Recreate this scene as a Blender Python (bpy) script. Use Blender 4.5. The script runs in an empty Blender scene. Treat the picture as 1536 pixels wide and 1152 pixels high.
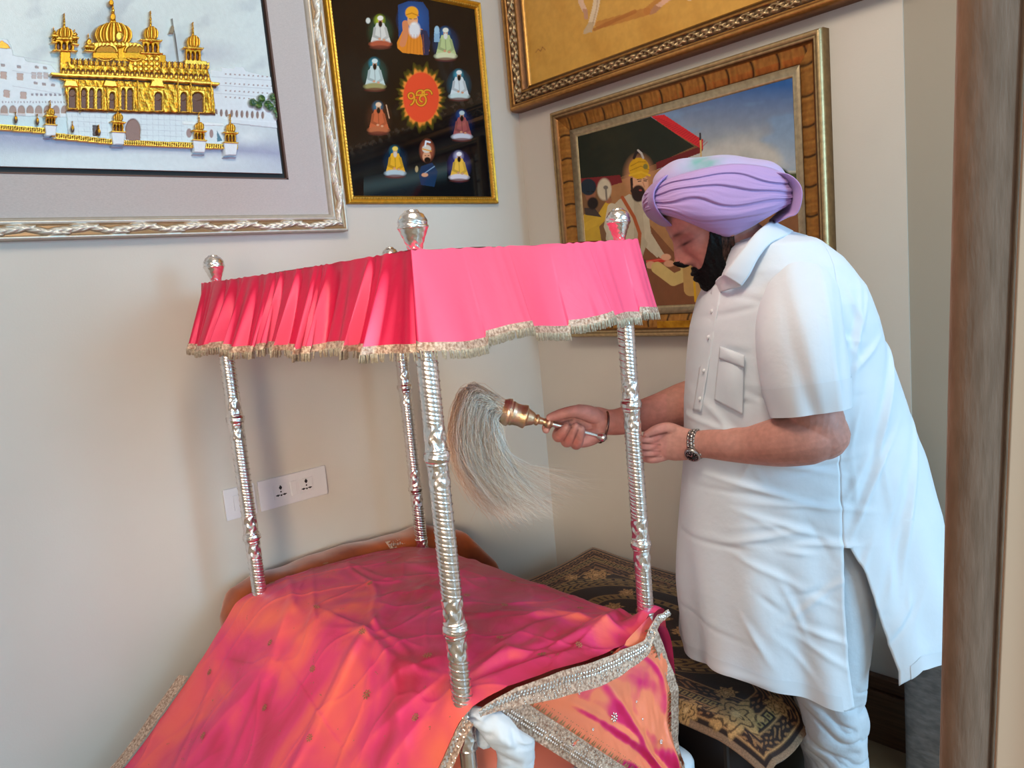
import bpy, math, random
import numpy as np
from mathutils import Matrix, Vector
random.seed(4); rng = np.random.RandomState(4)
SC = bpy.context.scene
COL = SC.collection
PI = math.pi
# ------------------------------------------------------------------ camera (1536 x 1152)
FPX = 1154.8
C0 = np.array([-2.2268, -2.3508, 1.5])
RR = np.array([0.74118442, -0.66531425, -0.08945729])
DD = np.array([-0.15438878, -0.03925307, -0.98723012])
FF = np.array([0.65330679, 0.74553078, -0.13181082])
FH = np.array([0.6590, 0.7521, 0.0]); RH = np.array([0.7521, -0.6590, 0.0])
UP = np.array([0, 0, 1.0])
def ray(u, v): return FF + (u-768)/FPX*RR + (v-576)/FPX*DD
def W(u, v, w):
    "world point seen at photo pixel u,v standing w metres in front of the viewer"
    k = ray(u, v); return C0 + k*(w/(k@FH))
def SZ(u, v, w):
    P = W(u, v, w); return (P-C0)@RH, P[2]
def at(s, w, z): return C0*np.array([1, 1, 0]) + RH*s + FH*w + UP*z
def onx(u, v, x): k = ray(u, v); return C0 + k*((x-C0[0])/k[0])
def ony(u, v, y): k = ray(u, v); return C0 + k*((y-C0[1])/k[1])
def PIX(P):
    V = P-C0; z = V@FF
    return 768+FPX*(V@RR)/z, 576+FPX*(V@DD)/z
cd = bpy.data.cameras.new('camera'); cam = bpy.data.objects.new('camera', cd); COL.objects.link(cam)
cd.sensor_width = 36; cd.lens = 36*FPX/1536; cd.clip_start = .05
M = Matrix.Identity(4)
for i in range(3): M[i][0] = RR[i]; M[i][1] = -DD[i]; M[i][2] = -FF[i]; M[i][3] = C0[i]
cam.matrix_world = M; SC.camera = cam
# ------------------------------------------------------------------ materials
def lin(c):
    c = np.asarray(c, float)/255.; return np.where(c <= .04045, c/12.92, ((c+.055)/1.055)**2.4)
def mat(name, rgb=(200, 200, 200), rough=.6, metal=0., var=None, vscale=20, bump=0., bscale=60, vcol=False,
        sheen=0., spec=.5, sub=0., stretch=None, wave=None, bdist=.002):
    m = bpy.data.materials.new(name); m.use_nodes = True; nt = m.node_tree; N = nt.nodes; L = nt.links
    b = N['Principled BSDF']; b.inputs['Roughness'].default_value = rough; b.inputs['Metallic'].default_value = max(metal, 0)
    b.inputs['Specular IOR Level'].default_value = spec
    b.inputs['Base Color'].default_value = (*lin(rgb), 1)
    if sheen: b.inputs['Sheen Weight'].default_value = sheen; b.inputs['Sheen Roughness'].default_value = .4
    if sub:
        b.inputs['Subsurface Weight'].default_value = sub; b.inputs['Subsurface Radius'].default_value = (.012, .005, .003); b.inputs['Subsurface Scale'].default_value = 1
    tc = N.new('ShaderNodeTexCoord'); co = tc.outputs['Object']
    if stretch:
        mp = N.new('ShaderNodeMapping'); mp.inputs['Scale'].default_value = stretch; L.new(co, mp.inputs['Vector']); co = mp.outputs['Vector']
    src = None
    if vcol:
        a = N.new('ShaderNodeAttribute'); a.attribute_name = 'Col'; src = a.outputs['Color']
    if var is not None:
        n = N.new('ShaderNodeTexNoise'); n.inputs['Scale'].default_value = vscale; n.inputs['Detail'].default_value = 5
        L.new(co, n.inputs['Vector'])
        r = N.new('ShaderNodeValToRGB'); r.color_ramp.elements[0].position = .35; r.color_ramp.elements[1].position = .65
        L.new(n.outputs['Fac'], r.inputs['Fac'])
        if vcol:
            r.color_ramp.elements[0].color = (*[1-var]*3, 1); r.color_ramp.elements[1].color = (1, 1, 1, 1)
            mx = N.new('ShaderNodeMix'); mx.data_type = 'RGBA'; mx.blend_type = 'MULTIPLY'; mx.inputs['Factor'].default_value = 1
            L.new(src, mx.inputs[6]); L.new(r.outputs['Color'], mx.inputs[7]); src = mx.outputs[2]
        else:
            r.color_ramp.elements[0].color = (*lin(rgb), 1); r.color_ramp.elements[1].color = (*lin(var), 1); src = r.outputs['Color']
    if src is not None: L.new(src, b.inputs['Base Color'])
    if metal < 0: L.new(a.outputs['Alpha'], b.inputs['Metallic'])
    if bump:
        n2 = N.new('ShaderNodeTexNoise'); n2.inputs['Scale'].default_value = bscale; n2.inputs['Detail'].default_value = 4
        L.new(co, n2.inputs['Vector'])
        bp = N.new('ShaderNodeBump'); bp.inputs['Strength'].default_value = bump; bp.inputs['Distance'].default_value = bdist
        L.new(n2.outputs['Fac'], bp.inputs['Height']); L.new(bp.outputs['Normal'], b.inputs['Normal'])
    return m
MT = {}
MT['wall'] = mat('wall paint', (208, 203, 194), .75, var=(203, 197, 188), vscale=2.0, bump=.12, bscale=180)
MT['ceil'] = mat('ceiling paint', (225, 222, 214), .9)
MT['floor'] = mat('marble floor', (176, 150, 118), .3, var=(150, 122, 92), vscale=5)
MT['base'] = mat('baseboard wood', (72, 48, 34), .35, var=(96, 66, 46), vscale=8, stretch=(1, 1, 20))
MT['silver'] = mat('embossed silver', (244, 240, 238), .24, 1.0, var=(228, 220, 214), vscale=60, bump=.0)
MT['silverflat'] = mat('plain steel', (190, 186, 180), .22, 1.0)
MT['goldpaint'] = mat('bright gold frame', (214, 158, 42), .32, .75, var=(176, 118, 28), vscale=30, bump=.3, bscale=200)
MT['vc_metal'] = mat('antique metal leaf', rough=.34, metal=.6, vcol=True, var=.25, vscale=60, bump=.2, bscale=220)
MT['vc_silver'] = mat('silver leaf frame', rough=.38, metal=.35, vcol=True, var=.12, vscale=60)
MT['vc_paint'] = mat('oil paint', rough=.5, vcol=True, var=.10, vscale=40, bump=.12, bscale=150, spec=.3)
MT['vc_gloss'] = mat('glossy print', rough=.07, vcol=True, spec=.45)
MT['vc_relief'] = mat('relief enamel', rough=.36, metal=-1, vcol=True, var=.06, vscale=90, bump=.25, bscale=300)
MT['linen'] = mat('linen mat board', (188, 182, 180), .85, var=(176, 170, 169), vscale=160, stretch=(1, 1, 6), bump=.2, bscale=400)
MT['black'] = mat('black recess', (14, 12, 12), .6)
MT['brownedge'] = mat('brown backing edge', (92, 70, 62), .7)
MT['champ'] = mat('champagne slip', (176, 158, 126), .35, .55, var=(150, 132, 104), vscale=40)
MT['plastic'] = mat('white switch plastic', (222, 222, 226), .3)
MT['hole'] = mat('socket hole black', (12, 12, 14), .5)
MT['kurta'] = mat('white cotton', (222, 228, 236), .8, sheen=.1, var=(217, 224, 233), vscale=8, bump=.25, bscale=45, bdist=.004)
MT['collar'] = mat('white starched collar', (214, 220, 228), .7)
MT['trouser'] = mat('white crinkled cotton', (206, 212, 220), .8, bump=.5, bscale=22, bdist=.01)
MT['skin'] = mat('skin', rough=.5, vcol=True, var=.16, vscale=70, bump=.3, bscale=220, sub=.12, spec=.35, bdist=.001)
MT['beard'] = mat('black beard', (10, 9, 10), .7, bump=.6, bscale=200, spec=.2)
MT['greyhair'] = mat('brown grey sideburn', (92, 66, 56), .8, var=(34, 24, 22), vscale=190, stretch=(1, 1, .35), bump=.5, bscale=250, spec=.2)
MT['turban'] = mat('lilac turban', rough=.85, vcol=True, sheen=.3, bump=.18, bscale=260, spec=.2)
MT['watch'] = mat('watch steel', (176, 172, 170), .28, 1.0)
MT['dial'] = mat('watch dial', (14, 15, 18), .25)
MT['brasspink'] = mat('rose gold metal', (240, 196, 168), .34, .9, var=(226, 190, 140), vscale=50, bump=.3, bscale=300)
MT['karha'] = mat('copper bangle', (120, 84, 76), .25, 1.0)
MT['hair'] = mat('pale yak hair', rough=.75, vcol=True, sheen=.2, spec=.25)
MT['lace'] = mat('silver gold lace', (232, 206, 184), .40, .35, var=(158, 118, 96), vscale=170, bump=.9, bscale=260, bdist=.003)
MT['fringe'] = mat('pale thread fringe', (216, 204, 182), .5, .2, var=(176, 158, 132), vscale=200)
MT['sequin'] = mat('silver sequins', (230, 222, 214), .2, .9)
MT['goldthread'] = mat('gold thread', (160, 116, 76), .45, .3)
MT['velvet'] = mat('rust orange velvet', (176, 82, 24), .8, var=(128, 52, 14), vscale=9, sheen=.6, bump=.3, bscale=30)
MT['white'] = mat('white bed sheet', (214, 226, 238), .8, bump=.4, bscale=14, bdist=.01)
MT['trim'] = mat('beige binding', (172, 142, 112), .8)
MT['denim'] = mat('grey denim', (148, 142, 138), .85, var=(116, 112, 110), vscale=26, stretch=(1, 1, 2.5), bump=.6, bscale=30, bdist=.006)
MT['burlap'] = mat('coarse brown curtain weave', (124, 94, 70), .95, var=(104, 76, 55), vscale=120, stretch=(1, 1, .12), bump=.8, bscale=300, sheen=.3)
MT['burlap2'] = mat('brown curtain band', (118, 84, 62), .95, var=(134, 98, 76), vscale=60, stretch=(1.2, 1.2, .25), bump=.9, bscale=140, sheen=.2)
MT['lining'] = mat('beige curtain lining', (208, 158, 124), .9)
MT['darkwood'] = mat('dark stained wood', (34, 22, 18), .5)
MT['palesilk'] = mat('peach lining silk', (236, 130, 104), .45)

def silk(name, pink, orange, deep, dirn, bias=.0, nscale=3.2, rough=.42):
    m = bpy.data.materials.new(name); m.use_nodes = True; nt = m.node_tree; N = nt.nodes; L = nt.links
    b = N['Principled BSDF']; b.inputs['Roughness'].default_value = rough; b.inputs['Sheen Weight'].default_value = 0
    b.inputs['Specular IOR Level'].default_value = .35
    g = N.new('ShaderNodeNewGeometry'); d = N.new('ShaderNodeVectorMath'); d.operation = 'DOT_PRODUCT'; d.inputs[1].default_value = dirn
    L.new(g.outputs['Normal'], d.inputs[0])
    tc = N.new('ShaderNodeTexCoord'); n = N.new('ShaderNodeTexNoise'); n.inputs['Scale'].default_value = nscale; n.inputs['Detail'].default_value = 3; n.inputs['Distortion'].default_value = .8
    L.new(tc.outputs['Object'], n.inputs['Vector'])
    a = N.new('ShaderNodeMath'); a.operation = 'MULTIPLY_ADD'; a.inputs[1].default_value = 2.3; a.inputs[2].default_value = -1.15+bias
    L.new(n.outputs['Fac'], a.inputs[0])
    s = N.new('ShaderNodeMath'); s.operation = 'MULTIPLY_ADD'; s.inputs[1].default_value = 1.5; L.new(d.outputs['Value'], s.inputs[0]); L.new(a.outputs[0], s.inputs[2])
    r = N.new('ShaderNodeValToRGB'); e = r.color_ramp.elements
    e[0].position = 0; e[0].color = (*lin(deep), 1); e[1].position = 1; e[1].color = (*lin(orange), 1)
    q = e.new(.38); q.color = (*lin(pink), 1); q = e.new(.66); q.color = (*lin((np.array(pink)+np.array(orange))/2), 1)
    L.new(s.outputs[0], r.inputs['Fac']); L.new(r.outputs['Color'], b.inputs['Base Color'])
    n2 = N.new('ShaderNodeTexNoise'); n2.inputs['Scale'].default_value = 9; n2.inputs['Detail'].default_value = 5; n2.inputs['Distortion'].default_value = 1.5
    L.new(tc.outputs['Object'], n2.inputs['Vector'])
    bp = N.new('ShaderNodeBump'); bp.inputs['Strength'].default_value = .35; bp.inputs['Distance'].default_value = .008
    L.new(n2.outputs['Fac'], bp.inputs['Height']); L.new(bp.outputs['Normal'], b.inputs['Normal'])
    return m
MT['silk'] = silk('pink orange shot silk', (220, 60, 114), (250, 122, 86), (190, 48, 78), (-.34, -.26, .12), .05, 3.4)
MT['silk2'] = silk('orange pink shot silk panel', (226, 50, 112), (248, 136, 98), (216, 40, 100), (.55, -.30, .9), .34, 7.5)
MT['canopy'] = silk('hot pink satin', (247, 62, 108), (255, 96, 132), (205, 26, 70), (.6, -.7, .3), .1, 2.5, .38)
# ------------------------------------------------------------------ mesh helpers
def mesh_obj(name, V, F, m=None, parent=None, colors=None, smooth=True, mi=None, mats=None, alpha=None):
    V = np.asarray(V, dtype=np.float32)
    me = bpy.data.meshes.new(name)
    if isinstance(F, np.ndarray) and F.ndim == 2:
        n, k = F.shape
        me.vertices.add(len(V)); me.vertices.foreach_set('co', V.ravel())
        me.loops.add(n*k); me.loops.foreach_set('vertex_index', F.astype(np.int32).ravel())
        me.polygons.add(n); me.polygons.foreach_set('loop_start', np.arange(0, n*k, k, dtype=np.int32))
        me.update(calc_edges=True)
    else:
        me.from_pydata([tuple(map(float, v)) for v in V], [], [tuple(int(i) for i in f) for f in F]); me.update()
    if mats:
        for x in mats: me.materials.append(x)
        if mi is not None: me.polygons.foreach_set('material_index', np.asarray(mi, dtype=np.int32))
    elif m: me.materials.append(m)
    if smooth: me.polygons.foreach_set('use_smooth', np.ones(len(me.polygons), dtype=bool))
    if colors is not None:
        a = me.color_attributes.new('Col', 'FLOAT_COLOR', 'POINT')
        c = np.ones((len(V), 4), dtype=np.float32); c[:, :3] = colors; c[:, 3] = 1 if alpha is None else alpha; a.data.foreach_set('color', c.ravel())
    o = bpy.data.objects.new(name, me); COL.objects.link(o)
    if parent is not None:
        o.parent = parent; o.matrix_parent_inverse = parent_inv(parent)
    return o
def parent_inv(p):
    m = Matrix.Identity(4); q = p
    m = world_of(p); return m.inverted()
def world_of(p):
    m = Matrix.Translation(p.location)
    if p.parent is not None: m = world_of(p.parent) @ p.matrix_parent_inverse @ m
    return m
def tag(o, label=None, cat=None, group=None, kind=None):
    if label: o['label'] = label
    if cat: o['category'] = cat
    if group: o['group'] = group
    if kind: o['kind'] = kind
    return o
def empty(name, loc, label, cat, group=None):
    o = bpy.data.objects.new(name, None); COL.objects.link(o); o.location = tuple(map(float, loc)); o.empty_display_size = .1
    return tag(o, label, cat, group)
def gridF(nr, nc, closed=False, off=0):
    i = np.arange(nr-1)[:, None]; j = np.arange(nc if closed else nc-1)[None, :]
    j2 = (j+1) % nc
    return (np.stack([i*nc+j, i*nc+j2, (i+1)*nc+j2, (i+1)*nc+j], -1)+off).reshape(-1, 4)
def cr(P, n):
    "catmull-rom resample of rows of P to n rows"
    P = np.asarray(P, float); k = len(P)
    if k == 2: t = np.linspace(0, 1, n)[:, None]; return P[0]*(1-t)+P[1]*t
    Q = np.vstack([2*P[0]-P[1], P, 2*P[-1]-P[-2]]); out = []
    for t in np.linspace(0, k-1-1e-9, n):
        i = int(t); f = t-i; a, b, c, d = Q[i:i+4]
        out.append(.5*((2*b)+(-a+c)*f+(2*a-5*b+4*c-d)*f*f+(-a+3*b-3*c+d)*f**3))
    return np.array(out)
def tube(path, rad, n=24, seg=20, cap=True, ref=None, rad2=None, dome=.9):
    "tapered closed tube; returns V, F(list)"
    P = cr(path, n); R = cr(np.array(rad, float)[:, None], n)[:, 0]
    R2 = R if rad2 is None else cr(np.array(rad2, float)[:, None], n)[:, 0]
    T = np.gradient(P, axis=0); T /= np.linalg.norm(T, axis=1)[:, None]+1e-12
    if cap:
        st = [];
        for a in (85, 65, 42, 20):
            a = math.radians(a); st.append((P[0]-T[0]*R[0]*dome*math.sin(a), T[0], R[0]*math.cos(a), R2[0]*math.cos(a)))
        en = []
        for a in (20, 42, 65, 85):
            a = math.radians(a); en.append((P[-1]+T[-1]*R[-1]*dome*math.sin(a), T[-1], R[-1]*math.cos(a), R2[-1]*math.cos(a)))
        P = np.vstack([[s[0] for s in st], P, [s[0] for s in en]]); T = np.vstack([[s[1] for s in st], T, [s[1] for s in en]])
        R = np.concatenate([[s[2] for s in st], R, [s[2] for s in en]]); R2 = np.concatenate([[s[3] for s in st], R2, [s[3] for s in en]])
    V = []; ref = np.array([0.13, .21, .97]) if ref is None else np.array(ref, float)
    th = np.arange(seg)*2*PI/seg
    for p, t, r, r2 in zip(P, T, R, R2):
        a = ref-t*(ref@t)
        if np.linalg.norm(a) < .05: a = np.array([1, .2, .1])-t*(np.array([1, .2, .1])@t)
        a /= np.linalg.norm(a); b = np.cross(t, a)
        V.append(p+np.outer(np.cos(th)*r, a)+np.outer(np.sin(th)*r2, b))
    V = np.vstack(V); nr = len(P); F = [tuple(f) for f in gridF(nr, seg, True)]
    if cap: F.append(tuple(range(seg))[::-1]); F.append(tuple(range((nr-1)*seg, nr*seg)))
    return V, F
class MB:
    def __init__(s): s.V = []; s.F = []; s.n = 0; s.mi = []; s.C = []
    def add(s, V, F, mi=0, col=None):
        V = np.asarray(V, float); s.V.append(V); s.F += [tuple(int(i)+s.n for i in f) for f in F]; s.n += len(V); s.mi += [mi]*len(F)
        s.C.append(np.tile(col if col is not None else (1, 1, 1), (len(V), 1))); return s
    def box(s, a, b, mi=0):
        x0, y0, z0 = a; x1, y1, z1 = b
        V = [(x, y, z) for z in (z0, z1) for y in (y0, y1) for x in (x0, x1)]
        return s.add(V, [(0, 2, 3, 1), (4, 5, 7, 6), (0, 1, 5, 4), (2, 6, 7, 3), (0, 4, 6, 2), (1, 3, 7, 5)], mi)
    def lathe(s, axis0, axis1, prof, seg=32, mi=0):
        a0 = np.array(axis0, float); d = np.array(axis1, float)-a0; L = np.linalg.norm(d); d /= L
        a = np.cross(d, [.3, .5, .8]); a /= np.linalg.norm(a); b = np.cross(d, a); th = np.arange(seg)*2*PI/seg; V = []
        for t, r in prof: V.append(a0+d*L*t+np.outer(np.cos(th)*r, a)+np.outer(np.sin(th)*r, b))
        F = [tuple(f) for f in gridF(len(prof), seg, True)]; F.append(tuple(range(seg))[::-1]); F.append(tuple(range((len(prof)-1)*seg, len(prof)*seg)))
        return s.add(np.vstack(V), F, mi)
    def build(s, name, m=None, parent=None, smooth=True, bevel=0, mats=None, vc=False):
        o = mesh_obj(name, np.vstack(s.V), s.F, m, parent, smooth=smooth, mi=s.mi if mats else None, mats=mats, colors=np.vstack(s.C) if vc else None)
        if bevel:
            md = o.modifiers.new('bevel', 'BEVEL'); md.width = bevel; md.segments = 2; md.limit_method = 'ANGLE'
        return o
def wn(x, y, seed=0, oct=4):
    "cheap smooth noise from sums of sines"
    r = np.random.RandomState(seed); s = 0; a = 1.; f = 1.
    for o in range(oct):
        for k in range(3):
            an = r.rand()*2*PI; ph = r.rand()*6.28; s = s+a*np.sin(f*(x*math.cos(an)+y*math.sin(an))*(1+.3*r.rand())+ph)
        a *= .55; f *= 1.9
    return s/3.
# ------------------------------------------------------------------ room
def struct(name, mb, m, bevel=0):
    o = mb.build(name, m, smooth=False, bevel=bevel); o['kind'] = 'structure'; return o
struct('floor', MB().box((-6, -6, -.1), (2.2, .3, 0)), MT['floor'])
struct('wall_left', MB().box((-6, 0, 0), (.3, .2, 3.2)), MT['wall'])
struct('wall_right', MB().box((0, -1.49, 0), (.3, 0, 3.2)), MT['wall'])
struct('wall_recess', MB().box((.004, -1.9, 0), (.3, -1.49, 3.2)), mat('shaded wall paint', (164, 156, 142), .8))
struct('ceiling', MB().box((-6, -6, 3.2), (2.2, .2, 3.3)), MT['ceil'])
b = MB().box((-.022, -1.49, 0), (0, -.02, .16)); b.box((-.032, -1.49, .16), (0, -.02, .175)); b.box((-.018, -1.49, .175), (0, -.02, .215)); b.box((-.026, -1.49, .205), (0, -.02, .22))
struct('baseboard_right', b, MT['base'], .002)
b = MB().box((-4, -.022, 0), (-.03, 0, .16)); b.box((-4, -.032, .16), (-.03, 0, .22))
struct('baseboard_left', b, MT['base'], .002)
# ------------------------------------------------------------------ switch plates on left wall
def plate(label, x0, x1, sockets, switches, blank):
    p = empty('switch_plate', ((x0+x1)/2, 0, .846), label, 'switch plate')
    MB().box((x0, -.009, .846), (x1, 0, .944)).build('cover_plate', MT['plastic'], p, False, .002)
    for sx in sockets:
        so = MB().box((sx-.024, -.0115, .872), (sx+.024, -.008, .920)).build('socket', MT['plastic'], p, False, .001)
        h = MB()
        for dx, dz, r in ((0, .0125, .0052), (0, -.001, .0026), (-.0115, -.0115, .0034), (.0115, -.0115, .0034), (0, -.0125, .003)):
            h.lathe((sx+dx, -.0118, .896+dz), (sx+dx, -.0125, .896+dz), [(0, r), (1, r)], 14)
        for q in (-1, 1): h.box((sx+q*.0115-.007, -.0124, .8835), (sx+q*.0115+.007, -.0119, .8865))
        h.box((sx-.002, -.0124, .902), (sx+.002, -.0119, .916))
        h.build('socket_holes', MT['hole'], so, False)
    for sx in switches: MB().box((sx-.011, -.0135, .872), (sx+.011, -.008, .920)).build('rocker_switch', MT['plastic'], p, False, .002)
    for sx in blank: MB().box((sx-.022, -.0115, .872), (sx+.022, -.008, .920)).build('blank_module', MT['plastic'], p, False, .001)
plate('wide white switch plate with two sockets on left wall', -1.2797, -1.0416, (-1.208, -1.118), (-1.163,), ())
plate('small white switch plate half hidden behind silver post', -1.3905, -1.292, (), (), (-1.341,))
# ------------------------------------------------------------------ picture frames
def frame_mesh(place, a0, a1, b0, b1, prof, orn, name, m, parent, step=.004):
    """place(a,b,d)->xyz ; prof: list (t, d, colour) across width inward; orn(s,t)->(height, colour mix)"""
    T = np.array([p[0] for p in prof]); n = len(prof); V = []; Fs = []; Cc = []; off = 0
    wid = T[-1]
    for side in range(4):
        Lf = (a1-a0) if side % 2 == 0 else (b1-b0)
        ns = max(8, int(Lf/step)); f = np.linspace(0, 1, ns)
        tt = np.repeat(T[:, None], ns, 1); s = tt+(Lf-2*tt)*f[None, :]
        d = np.repeat(np.array([p[1] for p in prof])[:, None], ns, 1)
        col = np.repeat(np.array([lin(p[2]) for p in prof])[:, None, :], ns, 1)
        dh, mixc, c2 = orn(s, tt/wid, side)
        d = d+dh; col = col*(1-mixc[..., None])+c2*mixc[..., None]
        if side == 0: A, B = a0+s, b0+tt
        elif side == 1: A, B = a1-tt, b0+s
        elif side == 2: A, B = a1-s, b1-tt
        else: A, B = a0+tt, b1-s
        V.append(place(A, B, d).reshape(-1, 3)); Cc.append(col.reshape(-1, 3)); Fs.append(gridF(n, ns, False, off)); off += n*ns
    return mesh_obj(name, np.vstack(V), np.vstack(Fs), m, parent, colors=np.vstack(Cc))
placeA = lambda A, B, d: np.stack([A, -d, B], -1)       # on the left wall: a = x, b = z
placeB = lambda A, B, d: np.stack([-d, A, B], -1)       # on the right wall: a = y, b = z
def noorn(s, t, side): return s*0, s*0, np.zeros(3)
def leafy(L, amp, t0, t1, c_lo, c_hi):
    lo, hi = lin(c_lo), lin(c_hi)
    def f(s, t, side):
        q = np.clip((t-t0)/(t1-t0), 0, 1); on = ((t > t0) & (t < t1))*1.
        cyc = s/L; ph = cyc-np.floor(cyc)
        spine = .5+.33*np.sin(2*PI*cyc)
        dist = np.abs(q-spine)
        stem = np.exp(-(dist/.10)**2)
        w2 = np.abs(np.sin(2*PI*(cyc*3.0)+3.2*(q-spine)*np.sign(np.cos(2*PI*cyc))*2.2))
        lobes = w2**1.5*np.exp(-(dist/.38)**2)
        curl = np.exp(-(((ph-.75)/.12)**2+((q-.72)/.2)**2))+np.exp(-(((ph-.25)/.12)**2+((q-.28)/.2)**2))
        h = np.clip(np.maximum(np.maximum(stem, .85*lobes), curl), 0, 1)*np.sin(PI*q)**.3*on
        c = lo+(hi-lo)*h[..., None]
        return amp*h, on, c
    return f
def acanthus(L, amp, t0, t1, c_lo, c_hi):
    lo, hi = lin(c_lo), lin(c_hi)
    def f(s, t, side):
        q = np.clip((t-t0)/(t1-t0), 0, 1); on = ((t > t0) & (t < t1))*1.; h = 0
        for sh, up in ((0, 1), (.5, -1)):
            ph = (s/L+sh) % 1.0; qc = .5+up*(.36-.72*ph)+.10*np.sin(ph*2*PI)
            env = np.clip(1-np.abs((q-qc)/(.30*np.sin(PI*np.clip(ph, .02, .98))**.6+.02))**1.6, 0, 1)
            lob = .45+.55*np.abs(np.sin(PI*(ph*6.5+np.abs(q-qc)*3.2)))
            h = np.maximum(h, env**.6*lob*np.clip(ph*5, 0, 1)); h = np.maximum(h, np.exp(-((q-qc)/.05)**2)*(ph > .06))
        h = h*np.sin(PI*q)**.25*on
        return amp*h, on, lo+(hi-lo)*np.clip(h*1.25, 0, 1)[..., None]
    return f
def multi(prof, t0, t1, n=26):
    "densify the profile between t0 and t1 (fractions of width)"
    w = prof[-1][0]; T = [p[0] for p in prof]; ts = sorted(set(T+list(np.linspace(t0*w, t1*w, n))))
    out = []
    for t in ts:
        d = np.interp(t, T, [p[1] for p in prof]); c = [np.interp(t, T, [p[2][k] for p in prof]) for k in range(3)]
        out.append((t, d, c))
    return out
class Paint:
    def __init__(s, place, a, b, base, d=0., scale=1, ox=0, oy=0):
        A, B = np.meshgrid(a, b); s.P = place(A, B, A*0); s.shape = A.shape
        V = s.P.reshape(-1, 3); u, v = PIX(V); s.x = (u-ox)*scale; s.y = (v-oy)*scale; s.k = scale
        s.c = np.tile(lin(base), (len(V), 1)); s.h = np.zeros(len(V)); s.place = place; s.A = A; s.B = B; s.d = d
    def mix(s, m, col, h=None, jit=0):
        m = m[:, None] if m.ndim == 1 else m
        c = lin(col) if np.ndim(col) == 1 else col
        s.c = s.c*(1-m)+c*m
        if h is not None: s.h = s.h*(1-m[:, 0])+h*m[:, 0]
    def inside(s, pts):
        x, y = s.x, s.y; ins = np.zeros(len(x), bool); n = len(pts)
        for i in range(n):
            x1, y1 = pts[i]; x2, y2 = pts[(i+1) % n]
            if y1 == y2: continue
            c = ((y1 > y) != (y2 > y)) & (x < (x2-x1)*(y-y1)/(y2-y1)+x1); ins ^= c
        return ins
    def poly(s, pts, col, h=None, a=1.): s.mix(s.inside(pts)*a, col, h)
    def ell(s, cx, cy, rx, ry, col, soft=.15, h=None, a=1., rot=0):
        dx, dy = s.x-cx, s.y-cy; c, q = math.cos(rot), math.sin(rot)
        r = np.sqrt(((dx*c+dy*q)/rx)**2+((-dx*q+dy*c)/ry)**2); s.mix(np.clip((1-r)/soft+.0, 0, 1)*a, col, h)
    def line(s, pts, w, col, h=None, a=1.):
        for (x1, y1), (x2, y2) in zip(pts[:-1], pts[1:]):
            dx, dy = x2-x1, y2-y1; L = dx*dx+dy*dy+1e-9
            t = np.clip(((s.x-x1)*dx+(s.y-y1)*dy)/L, 0, 1); d = np.hypot(s.x-x1-t*dx, s.y-y1-t*dy)
            s.mix(np.clip((w/2-d)/(.35*s.k)+.5, 0, 1)*a, col, h)
    def build(s, name, m, parent):
        P = s.place(s.A, s.B, s.d+s.h.reshape(s.shape)).reshape(-1, 3)
        return mesh_obj(name, P, gridF(*s.shape), m, parent, colors=s.c, alpha=np.clip((s.c[:, 0]-s.c[:, 2]*1.6)*3.2-.1, 0, .85))
def slab(place, a0, a1, b0, b1, d0, d1):
    V = place(np.array([a0, a1, a1, a0]*2, float), np.array([b0, b0, b1, b1]*2, float), np.array([d0]*4+[d1]*4, float))
    return V, [(0, 1, 2, 3), (7, 6, 5, 4), (0, 4, 5, 1), (1, 5, 6, 2), (2, 6, 7, 3), (3, 7, 4, 0)]

# ---- picture 1: gold temple relief in a silver frame (left wall)
T1 = empty('framed_relief', (-1.5, 0, 1.716), 'large silver framed relief picture of a golden domed temple on water', 'picture')
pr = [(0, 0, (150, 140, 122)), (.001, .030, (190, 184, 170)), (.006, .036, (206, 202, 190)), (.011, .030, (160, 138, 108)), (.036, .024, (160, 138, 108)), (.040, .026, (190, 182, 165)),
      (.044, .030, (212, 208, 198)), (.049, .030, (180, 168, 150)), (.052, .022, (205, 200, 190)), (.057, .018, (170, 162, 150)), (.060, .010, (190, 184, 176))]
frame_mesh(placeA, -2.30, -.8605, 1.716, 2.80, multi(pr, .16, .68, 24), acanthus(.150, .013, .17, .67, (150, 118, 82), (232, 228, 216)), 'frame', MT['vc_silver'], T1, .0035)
MB().add(*slab(placeA, -2.245, -1.047, 1.77, 1.885, 0, .014)).add(*slab(placeA, -1.047, -.915, 1.77, 2.745, 0, .014)).add(*slab(placeA, -2.245, -1.047, 2.46, 2.745, 0, .014)).add(*slab(placeA, -2.245, -2.16, 1.885, 2.46, 0, .014)).build('mat_board', MT['linen'], T1, False)
MB().add(*slab(placeA, -2.16, -1.047, 1.885, 2.46, 0, .003)).build('recess_backing', MT['black'], T1, False)
b = MB()
for q in ((-1.053, -1.047, 1.885, 2.46), (-2.16, -1.047, 1.885, 1.889), (-2.16, -1.047, 2.454, 2.46)): b.add(*slab(placeA, *q, .003, .0155))
b.build('recess_edge', MT['brownedge'], T1, False)
aa = np.concatenate([np.linspace(-2.145, -1.88, 12), np.linspace(-1.875, -1.0665, 560)]); bb = np.concatenate([np.linspace(1.903, 2.40, 370), np.linspace(2.402, 2.444, 12)])
p = Paint(placeA, aa, bb, (200, 214, 216), .016, 3.491, 0, 0)
X, Y = p.x, p.y
p.mix(np.clip((Y-640)/20, 0, 1)*np.clip(.2+.8*np.exp(-((Y-760-(X-600)*.07)/70)**2), 0, 1)*.85, (138, 142, 176))
n1 = wn(X/70, Y/60, 3); p.mix(np.clip(n1*.8-.15, 0, .6)*(Y < 560), (168, 180, 190))
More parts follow.
